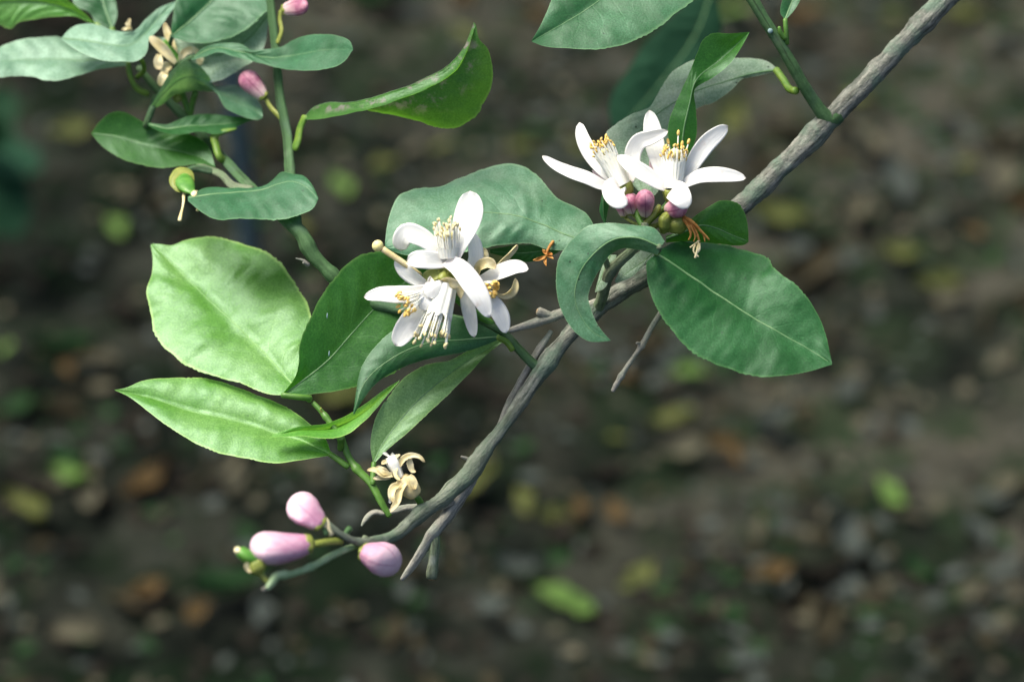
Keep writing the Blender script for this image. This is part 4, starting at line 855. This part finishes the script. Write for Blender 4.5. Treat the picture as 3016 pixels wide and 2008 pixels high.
petal(f2, 7, [(1390, 815, 58), (1470, 755, 70), (1600, 690, 80), (1760, 675, 82), (1900, 685, 76), (2030, 705, 66)], 76, tilt=-25, cup=.2, tipr=2.0, peak=.55)
petal(f2, 7, [(1350, 800, 70), (1370, 815, 120), (1405, 850, 160), (1445, 905, 180), (1490, 985, 178)], 108, tilt=-4, cup=.12, tipr=2.6, peak=.5, base=.7)
b0, b1 = pt(7, 1355, 800, 64), pt(7, 1375, 470, 62)
stamen_group(f2, b0, b1, 38, 78 * s7, 106 * s7, M_ANTH, tube_frac=.76, fr_=1.4, ar=4.0, jit=.2, spread=.3, stigma=(.98, 18), seed=5)
for (x0, y0, x1, y1, z) in [(1395, 480, 1405, 300, 40), (1420, 500, 1440, 400, 60), (1330, 480, 1310, 380, 40), (1460, 500, 1500, 380, 50)]:
    a, b = pt(7, x0, y0, z), pt(7, x1, y1, z)
    mb = tube(None, None, [a, (a + b) / 2, b], 2.6, 2.0, M_FIL, 'stamen', nseg=6, n=6, build=False)
    mb.ball(b + (0, 4, 0), 5.0, 8, 6, mi=1, axis=b - a, stretch=1.9); mb.build('stamen', [M_FIL, M_ANTH], f2)
petal(f2, 7, [(1300, 820, 20), (1240, 720, 0), (1190, 600, -12), (1160, 500, -18)], 60, M_PETALP, tilt=20, cup=.3)
bud(T, 7, (1100, 1050, 60), (1095, 830, 130), 90, M_BUD, stalk=[(1110, 1090, 55), (1090, 1140, 60)], label='round pink bud below the upright blossom')
bud(T, 7, (985, 1030, 45), (930, 850, 70), 88, M_BUD, stalk=[(1010, 1060, 45), (1070, 1140, 60)], label='pink bud behind the white petal')
bud(T, 7, (910, 1060, 20), (880, 900, 30), 70, M_BUD, stalk=[(960, 1100, 30), (1060, 1150, 50)])
bud(T, 7, (1300, 990, 50), (1460, 975, 110), 95, M_BUD, stalk=[(1250, 1000, 55), (1150, 1080, 58), (1090, 1140, 60)], label='pink bud tucked under the upright blossom', fat=.55)
tube(f1, 7, [(925, 840, 52), (990, 960, 45), (1030, 1060, 50), (1075, 1150, 60)], 7, 9, M_CALYX, 'pedicel', nseg=8)
tube(f2, 7, [(1345, 880, 52), (1290, 960, 50), (1200, 1040, 56), (1090, 1140, 62)], 8, 10, M_FRUIT, 'pedicel', nseg=8)
tube(T, 7, [(1230, 960, 70), (1180, 1040, 75), (1100, 1130, 70), (1060, 1180, 80)], 8, 10, M_CALYX, 'pedicel', nseg=8)
tube(T, 7, [(1020, 990, 60), (1030, 1060, 65), (1070, 1140, 75), (1100, 1220, 80)], 7, 12, M_SHOOT, 'pedicel', nseg=8)
# spent blossom with swelling fruit and withered strands
fr1 = lathe(T, pt(7, 1230, 1130, 40), pt(7, 1480, 1120, 60), [(0, 12), (.15, 30), (.35, 24), (.45, 28), (.7, 32), (.92, 24), (1, 6)], M_CALYX, 'young_fruit', lobes=5, lobe_a=.1)
fr1['label'] = 'yellow-green swelling fruit with withered orange strands'
lathe(fr1, pt(7, 1250, 1090, 70), pt(7, 1320, 1110, 85), [(0, 8), (.3, 24), (.6, 27), (1, 20)], M_CALYX, 'calyx', lobes=5, lobe_a=.2)
tube(fr1, 7, [(1240, 1130, 40), (1170, 1150, 50), (1100, 1170, 60)], 9, 10, M_CALYX, 'pedicel', nseg=8)
for (pts, r) in [([(1440, 1050, 70), (1500, 1100, 85), (1560, 1180, 90), (1600, 1290, 88)], 7), ([(1445, 1060, 70), (1530, 1110, 90), (1620, 1200, 88), (1690, 1275, 80)], 6), ([(1450, 1080, 75), (1500, 1160, 95), (1520, 1230, 98), (1500, 1275, 100)], 5),
                 ([(1450, 1075, 70), (1530, 1170, 95), (1560, 1250, 98), (1545, 1290, 100)], 4), ([(1460, 1060, 70), (1580, 1150, 80), (1640, 1240, 84), (1650, 1290, 84)], 4)]:
    tube(fr1, 7, pts, r, r * .5, M_ORANGE, 'withered_strand', nseg=7, jitter=.3)
for (pts, r) in [([(1600, 1280, 88), (1560, 1310, 95), (1515, 1345, 98)], 3.5), ([(1590, 1300, 90), (1580, 1370, 100), (1560, 1440, 102)], 4.5), ([(1560, 1320, 95), (1545, 1380, 100), (1590, 1430, 102)], 4), ([(1595, 1310, 92), (1600, 1360, 98), (1570, 1400, 100)], 3.5)]:
    tube(fr1, 7, pts, r, r * .8, M_CREAM, 'withered_strand', nseg=7, jitter=.3)

# --- left blossom cluster --------------------------------------------------------------------------------
s4 = FR[4][2]; Z = 120
g1 = receptacle(T, pt(4, 760, 790, Z), pt(4, 730, 560, Z + 40) - pt(4, 760, 790, Z), 27, label='upper white blossom of the left cluster')
petal(g1, 4, [(790, 750, Z + 20), (825, 640, Z + 15), (870, 520, Z), (905, 400, Z - 10), (905, 265, Z - 15)], 100, tilt=-15, cup=.22, tipr=2.2, peak=.68, base=.42)
petal(g1, 4, [(730, 720, Z + 10), (640, 640, Z + 20), (550, 580, Z + 25), (470, 560, Z + 25), (430, 610, Z + 12), (428, 680, Z - 10)], 74, tilt=20, cup=.25, tipr=2.4, peak=.6)
petal(g1, 4, [(740, 755, Z + 20), (650, 745, Z + 34), (560, 740, Z + 42), (468, 745, Z + 36)], 66, tilt=10, cup=.2, tipr=3, peak=.5, base=.7)
petal(g1, 4, [(740, 745, Z + 30), (830, 800, Z + 62), (910, 900, Z + 80), (980, 1010, Z + 86), (1040, 1142, Z + 78)], 80, tilt=-20, cup=.18, tipr=1.9, peak=.5, base=.6)
petal(g1, 4, [(830, 790, Z - 10), (890, 800, Z - 30), (935, 740, Z - 40), (935, 640, Z - 46), (915, 545, Z - 50)], 60, tilt=30, cup=.3, tipr=2.2, peak=.5)
stamen_group(g1, pt(4, 755, 730, Z + 22), pt(4, 740, 520, Z + 30), 32, 24, 32, M_ANTHC, tube_frac=.35, fr_=2.0, ar=4.3, jit=.28, spread=.3, stigma=(.72, 19), seed=8)
g2 = receptacle(T, pt(4, 930, 910, Z - 60), pt(4, 1090, 950, Z - 20) - pt(4, 930, 910, Z - 60), 22, label='fading blossom at the back of the left cluster')
petal(g2, 4, [(940, 900, Z - 50), (1040, 860, Z - 36), (1140, 820, Z - 26), (1230, 795, Z - 26), (1312, 805, Z - 30)], 62, tilt=-35, cup=.3, tipr=2.6, peak=.6)
petal(g2, 4, [(880, 900, Z - 20), (880, 1000, Z - 4), (905, 1120, Z + 2), (935, 1278, Z - 6)], 52, tilt=20, cup=.25, tipr=2.0, peak=.55)
petal(g2, 4, [(960, 940, Z - 35), (1040, 1020, Z - 16), (1110, 1120, Z - 10), (1158, 1250, Z - 20)], 66, tilt=-25, cup=.25, tipr=2.2, peak=.55)
stamen_group(g2, pt(4, 985, 925, Z - 30), pt(4, 1060, 945, Z + 5), 14, 14, 18, M_ANTH, tube_frac=.4, fr_=2.2, ar=6.5, jit=.2, seed=11)
petal(g2, 4, [(1090, 980, Z - 20), (1150, 990, Z - 10), (1205, 950, Z), (1222, 870, Z - 10)], 32, M_CREAM, cup=.7, tilt=40, thick=3, name='faded_petal')
petal(g2, 4, [(955, 840, Z - 40), (975, 790, Z - 20), (1030, 770, Z - 10), (1085, 800, Z - 14)], 42, M_CREAM, cup=.7, tilt=-30, thick=3, name='faded_petal')
petal(g2, 4, [(1000, 770, Z - 70), (1005, 720, Z - 74), (990, 660, Z - 80)], 30, M_CREAM, cup=.7, tilt=30, thick=3, name='faded_petal')
petal(g2, 4, [(1090, 790, Z - 90), (1160, 720, Z - 100), (1235, 640, Z - 110)], 28, M_CREAM, cup=.8, tilt=50, thick=3, name='faded_petal')
g3 = receptacle(T, pt(4, 720, 880, Z + 5), pt(4, 640, 1100, Z + 50) - pt(4, 720, 880, Z + 5), 30, label='lower white blossom of the left cluster, hanging mouth down')
petal(g3, 4, [(640, 930, Z + 40), (520, 975, Z + 56), (400, 985, Z + 62), (280, 982, Z + 62), (170, 1002, Z + 54)], 62, tilt=15, cup=.25, tipr=2.0, peak=.5)
petal(g3, 4, [(620, 930, Z + 20), (540, 880, Z + 18), (470, 830, Z + 12), (390, 735, Z)], 60, tilt=-30, cup=.3, tipr=2.2, peak=.5)
petal(g3, 4, [(630, 960, Z + 30), (560, 1080, Z + 30), (490, 1180, Z + 26), (430, 1270, Z + 20), (388, 1338, Z + 14)], 82, tilt=15, cup=.25, tipr=2.3, peak=.6)
petal(g3, 4, [(640, 900, Z + 46), (610, 980, Z + 72), (588, 1040, Z + 80), (580, 1095, Z + 76)], 50, tilt=-10, cup=.2, tipr=2.4, peak=.5)
petal(g3, 4, [(680, 905, Z + 40), (760, 890, Z + 74), (830, 930, Z + 76), (835, 1010, Z + 52)], 40, M_CREAM, tilt=40, cup=.3)
petal(g3, 4, [(640, 920, Z + 44), (660, 900, Z + 66), (640, 960, Z + 80), (625, 1010, Z + 82)], 60, tilt=0, cup=.2, base=.7)
stamen_group(g3, pt(4, 745, 915, Z + 40), pt(4, 640, 1270, Z + 70), 30, 30, 42, M_ANTHC, tube_frac=.62, fr_=2.4, ar=4.8, jit=.16, spread=.35, stigma=(.80, 19), seed=14, ribs=9)
stamen_group(g3, pt(4, 590, 975, Z + 60), pt(4, 460, 1050, Z + 84), 30, 12, 34, M_ANTH, tube_frac=0, fr_=1.3, ar=4.8, jit=.25, spread=.2, seed=21)
tube(g1, 4, [(755, 800, Z - 6), (740, 860, Z - 30), (760, 960, Z - 70), (900, 1080, Z - 110), (1060, 1190, -14)], 9, 11, M_FRUIT, 'pedicel', nseg=8)
tube(g3, 4, [(735, 860, Z), (760, 880, Z - 40), (770, 960, Z - 72)], 9, 10, M_FRUIT, 'pedicel', nseg=8)
tube(g2, 4, [(920, 905, Z - 66), (860, 930, Z - 76), (780, 970, Z - 74)], 8, 9, M_FRUIT, 'pedicel', nseg=8)
for (x, y, dx) in [(600, 840, -25), (660, 825, 0), (770, 830, 30)]:
    petal(g1, 4, [(740, 810, Z + 12), ((x + 740) / 2, y, Z + 24), (x + dx, y + 30, Z + 20)], 45, M_CALYX, tilt=20, cup=.3, thick=4, name='sepal')
pst = tube(T, 4, [(560, 850, Z + 6), (480, 790, Z + 10), (405, 738, Z + 14), (340, 695, Z + 16), (300, 668, Z + 16)], 9, 9.5, M_CREAM, 'pistil', nseg=10, jitter=.05, label='bare pistil with a round yellow tip')
mb = MB(); mb.ball(pt(4, 265, 645, Z + 16), 17.5, 18, 12, axis=(-1, .7, 0), stretch=.95); mb.build('stigma', M_STIG, pst)
# withered flower hanging under the pale arched leaf
wf = tube(T, 9, [(800, 560, -40), (760, 620, -30), (735, 670, -20), (722, 715, -14)], 5, 3, M_ORANGE, 'withered_flower', nseg=8, label='small withered orange flower under the pale arched leaf')
for pts in [[(725, 715, -14), (650, 745, -4), (590, 755, 2)], [(720, 725, -14), (715, 770, -6), (728, 812, 0)], [(730, 710, -14), (770, 715, -6), (805, 742, 0)], [(725, 700, -14), (700, 660, -16), (690, 640, -18)], [(735, 700, -14), (775, 690, -10), (795, 700, -5)]]:
    petal(wf, 9, pts, random.uniform(14, 24), M_ORANGE, tilt=random.uniform(-60, 60), cup=.8, thick=2.2, name='faded_petal', tipr=1.4, peak=.35)

# --- spent blossom above the lower branch ----------------------------------------------------------------
sp = lathe(T, pt(6, 1560, 700, 170), pt(6, 1430, 560, 185), [(0, 12), (.15, 24), (.5, 30), (.85, 25), (1, 14)], M_CREAM, 'flower', lobes=5, lobe_a=.12); sp['label'] = 'shrivelled cream blossom above the end of the main branch'
tube(sp, 6, [(1550, 700, 170), (1585, 745, 150), (1600, 790, 130)], 9, 12, M_SHOOT, 'pedicel', nseg=9)
lathe(sp, pt(6, 1430, 560, 190), pt(6, 1350, 390, 195), [(0, 12), (.3, 15), (.7, 20), (1, 14)], M_FIL, 'filament_tube', lobes=5, lobe_a=.2)
for (pts, r, m_) in [([(1420, 470, 195), (1460, 410, 205), (1520, 385, 208), (1580, 395, 205), (1625, 435, 200)], 9, M_CREAM), ([(1500, 400, 200), (1505, 450, 205), (1530, 505, 205), (1555, 510, 205)], 9, M_CREAM),
                     ([(1370, 540, 200), (1300, 535, 208), (1230, 500, 208), (1165, 498, 205)], 10, M_CREAM), ([(1330, 530, 200), (1280, 500, 205), (1235, 470, 205)], 10, M_CREAM), ([(1350, 545, 198), (1270, 555, 205), (1215, 560, 205)], 8, M_CREAM),
                     ([(1450, 620, 200), (1380, 640, 212), (1365, 700, 214), (1400, 770, 210)], 11, M_CREAM), ([(1470, 600, 205), (1430, 660, 216), (1410, 740, 216), (1350, 830, 205)], 10, M_CREAM), ([(1500, 540, 205), (1540, 600, 208), (1545, 650, 205)], 11, M_CREAM),
                     ([(1400, 480, 205), (1395, 530, 212), (1430, 580, 212)], 8, M_STIG), ([(1350, 400, 200), (1310, 370, 204), (1290, 360, 204)], 6, M_FIL), ([(1360, 395, 200), (1370, 360, 205)], 6, M_FIL), ([(1390, 400, 200), (1430, 375, 204)], 6, M_CREAM), ([(1330, 430, 200), (1295, 440, 204), (1280, 450, 204)], 6, M_CREAM), ([(1380, 690, 205), (1350, 730, 208), (1345, 760, 205)], 7, M_FIL)]:
    petal(sp, 6, pts, r * 2.9 if m_ is M_CREAM else r * 2.2, m_, tilt=random.uniform(-50, 50), cup=.75, thick=3.0, tipr=2.0, peak=.4, base=.75, name='faded_petal')

# --- buds at the end of the branch -----------------------------------------------------------------------
bud(T, 6, (800, 930, 350), (560, 715, 375), 132, M_BUDL, stalk=[(840, 900, 348), (855, 950, 340), (880, 1000, 325)], label='pale pink bud on the upper stalk of the branch tip', fat=.6, stm=M_CREAM)
bud(T, 6, (720, 1085, 355), (235, 1110, 390), 138, M_BUDL, stalk=[(790, 1080, 350), (850, 1070, 335), (960, 1060, 305)], label='largest bud, white and pink, pointing left', fat=.68, bend=(0, -8, 0))
bud(T, 6, (1140, 1150, 290), (1410, 1250, 370), 140, M_BUDL, stalk=[(1130, 1120, 280), (1150, 1070, 262)], label='round pale pink bud below the branch end', fat=.6)
tube(T, 6, [(1160, 1030, 275), (1150, 1050, 275)], 11, 12, M_BARKG, 'node', nseg=9)
tube(T, 6, [(845, 1005, 340), (800, 905, 352), (790, 870, 355)], 9, 5, M_TWIG, 'twig', nseg=8)
fg = lathe(T, pt(6, 290, 1240, 385), pt(6, 120, 1120, 400), [(0, 16), (.2, 19), (.45, 21), (.7, 19), (.85, 12), (1, 9)], M_FRUIT, 'young_fruit'); fg['label'] = 'small green fruit beside the largest bud'
mb = MB(); mb.ball(pt(6, 135, 1135, 402), 11, 12, 8, axis=(-1, .7, 0)); mb.build('stigma', M_CREAM, fg)
lathe(fg, pt(6, 320, 1330, 385), pt(6, 270, 1220, 388), [(0, 8), (.25, 20), (.55, 28), (.8, 26), (1, 20)], M_CALYX, 'calyx', lobes=5, lobe_a=.2)
petal(fg, 6, [(300, 1270, 392), (230, 1270, 402), (195, 1290, 402)], 45, M_CREAM, cup=.3, thick=5, name='faded_petal')
tube(fg, 6, [(325, 1330, 385), (360, 1370, 388), (400, 1400, 388)], 8, 9, M_CALYX, 'pedicel', nseg=8)

# --- left shoot: bud, fruit, spent flower ----------------------------------------------------------------
bud(T, 1, (1745, 640, -150), (1595, 480, -145), 72, M_BUD, stalk=[(1780, 700, -150), (1850, 780, -150), (1895, 840, -150)], label='dull pink bud beside the upright twig', fat=.66, calm=M_CALYX)
bud(T, 2, (650, 60, -170), (800, 25, -165), 55, M_BUD, stalk=[(635, 110, -172), (645, 180, -165), (622, 250, -160)], label='pink bud at the top of the upright twig')
fz = -130
yf = lathe(T, pt(1, 1190, 1175, fz), pt(1, 1206, 1192, fz + 20), [(0, 12), (.15, 31), (.4, 38), (.65, 39), (.85, 34), (1, 16)], M_CALYX, 'young_fruit', lobes=5, lobe_a=.05); yf['label'] = 'young green fruit in a yellow ring-like calyx below the left shoot'
lathe(yf, pt(1, 1195, 1180, fz + 10), pt(1, 1285, 1285, fz + 40), [(0, 25), (.25, 27), (.5, 23), (.7, 16), (.85, 10), (1, 8)], M_FRUIT, 'ovary')
mb = MB(); mb.ball(pt(1, 1280, 1278, fz + 40), 10, 12, 8); mb.build('style_scar', M_CREAM, yf)
tube(yf, 1, [(1215, 1260, fz), (1210, 1340, fz + 4), (1195, 1410, fz + 6), (1185, 1455, fz + 6)], 4, 5, M_CREAM, 'withered_strand', nseg=7, jitter=.25)
tube(yf, 1, [(1295, 1260, fz + 10), (1310, 1310, fz + 14), (1320, 1350, fz + 14), (1300, 1390, fz + 12)], 4.5, 5, M_CREAM, 'withered_strand', nseg=7, jitter=.25)
tube(yf, 1, [(1180, 1160, fz), (1230, 1130, fz - 30), (1290, 1110, fz - 60), (1400, 1130, fz - 80)], 9, 10, M_TWIG, 'pedicel', nseg=8)
wz = -200
wl = lathe(T, pt(1, 1180, 420, wz), pt(1, 1085, 290, wz + 10), [(0, 12), (.3, 15), (.7, 14), (1, 7)], M_FRUIT, 'flower'); wl['label'] = 'spent cream blossom in the heart of the left shoot'
for (pts, hw, m_) in [([(1160, 420, wz + 15), (1100, 350, wz + 25), (1040, 290, wz + 28), (985, 245, wz + 26)], 34, M_CREAM), ([(1180, 400, wz), (1140, 310, wz - 4), (1105, 220, wz - 8), (1085, 150, wz - 10)], 26, M_CREAM), ([(1185, 420, wz + 10), (1215, 350, wz + 24), (1270, 330, wz + 30), (1315, 350, wz + 26)], 26, M_CREAM),
                      ([(1050, 360, wz + 30), (1045, 410, wz + 36), (1055, 460, wz + 36)], 32, M_CREAM), ([(1130, 430, wz + 10), (1090, 450, wz + 30), (1085, 490, wz + 30)], 32, M_CREAM), ([(1100, 470, wz + 20), (1075, 510, wz + 40), (1060, 570, wz + 36)], 30, M_CREAM), ([(1340, 360, wz + 20), (1320, 400, wz + 26), (1325, 430, wz + 20)], 24, M_CREAM),
                      ([(860, 190, wz), (850, 155, wz + 4), (858, 122, wz + 4)], 12, M_CREAM), ([(870, 195, wz), (840, 165, wz + 4), (828, 150, wz + 4)], 10, M_CREAM), ([(870, 200, wz), (830, 190, wz + 8), (802, 196, wz + 8)], 12, M_CREAM)]:
    petal(wl, 1, pts, hw, m_, cup=.5, thick=5, name='faded_petal', tipr=2.5)
tube(wl, 1, [(1180, 430, wz), (1190, 560, wz - 30), (1225, 680, wz - 60), (1255, 760, wz - 66)], 8, 9, M_SHOOT, 'pedicel', nseg=8)
tube(wl, 1, [(1290, 610, wz - 30), (1270, 680, wz - 50), (1258, 760, wz - 64)], 9, 9, M_SHOOT, 'pedicel', nseg=8)
mb = MB(); mb.ball(pt(1, 1170, 650, wz - 20), 13, 12, 8); mb.build('bud_scar', M_CALYX, wl)

# pale residue spots on leaves and twig
M_SPOT = simple_mat('pale_residue', (.14, .25, .24), (.22, .32, .32), rough=.6)
for (fr, x, y, z, rx) in [(5, 1388, 585, 6, 7), (5, 1400, 818, 28, 7)]:
    mb = MB(); mb.ball(pt(fr, x, y, z), 2.2, 10, 6, axis=(.1, 1, .1), stretch=4.0); mb.build('residue_spot', M_SPOT, T)
mb = MB(); mb.ball(pt(3, 1722, 205, -78), 8, 12, 8, axis=(0, 0, 1), stretch=.5); mb.build('residue_spot', M_SPOT, T)
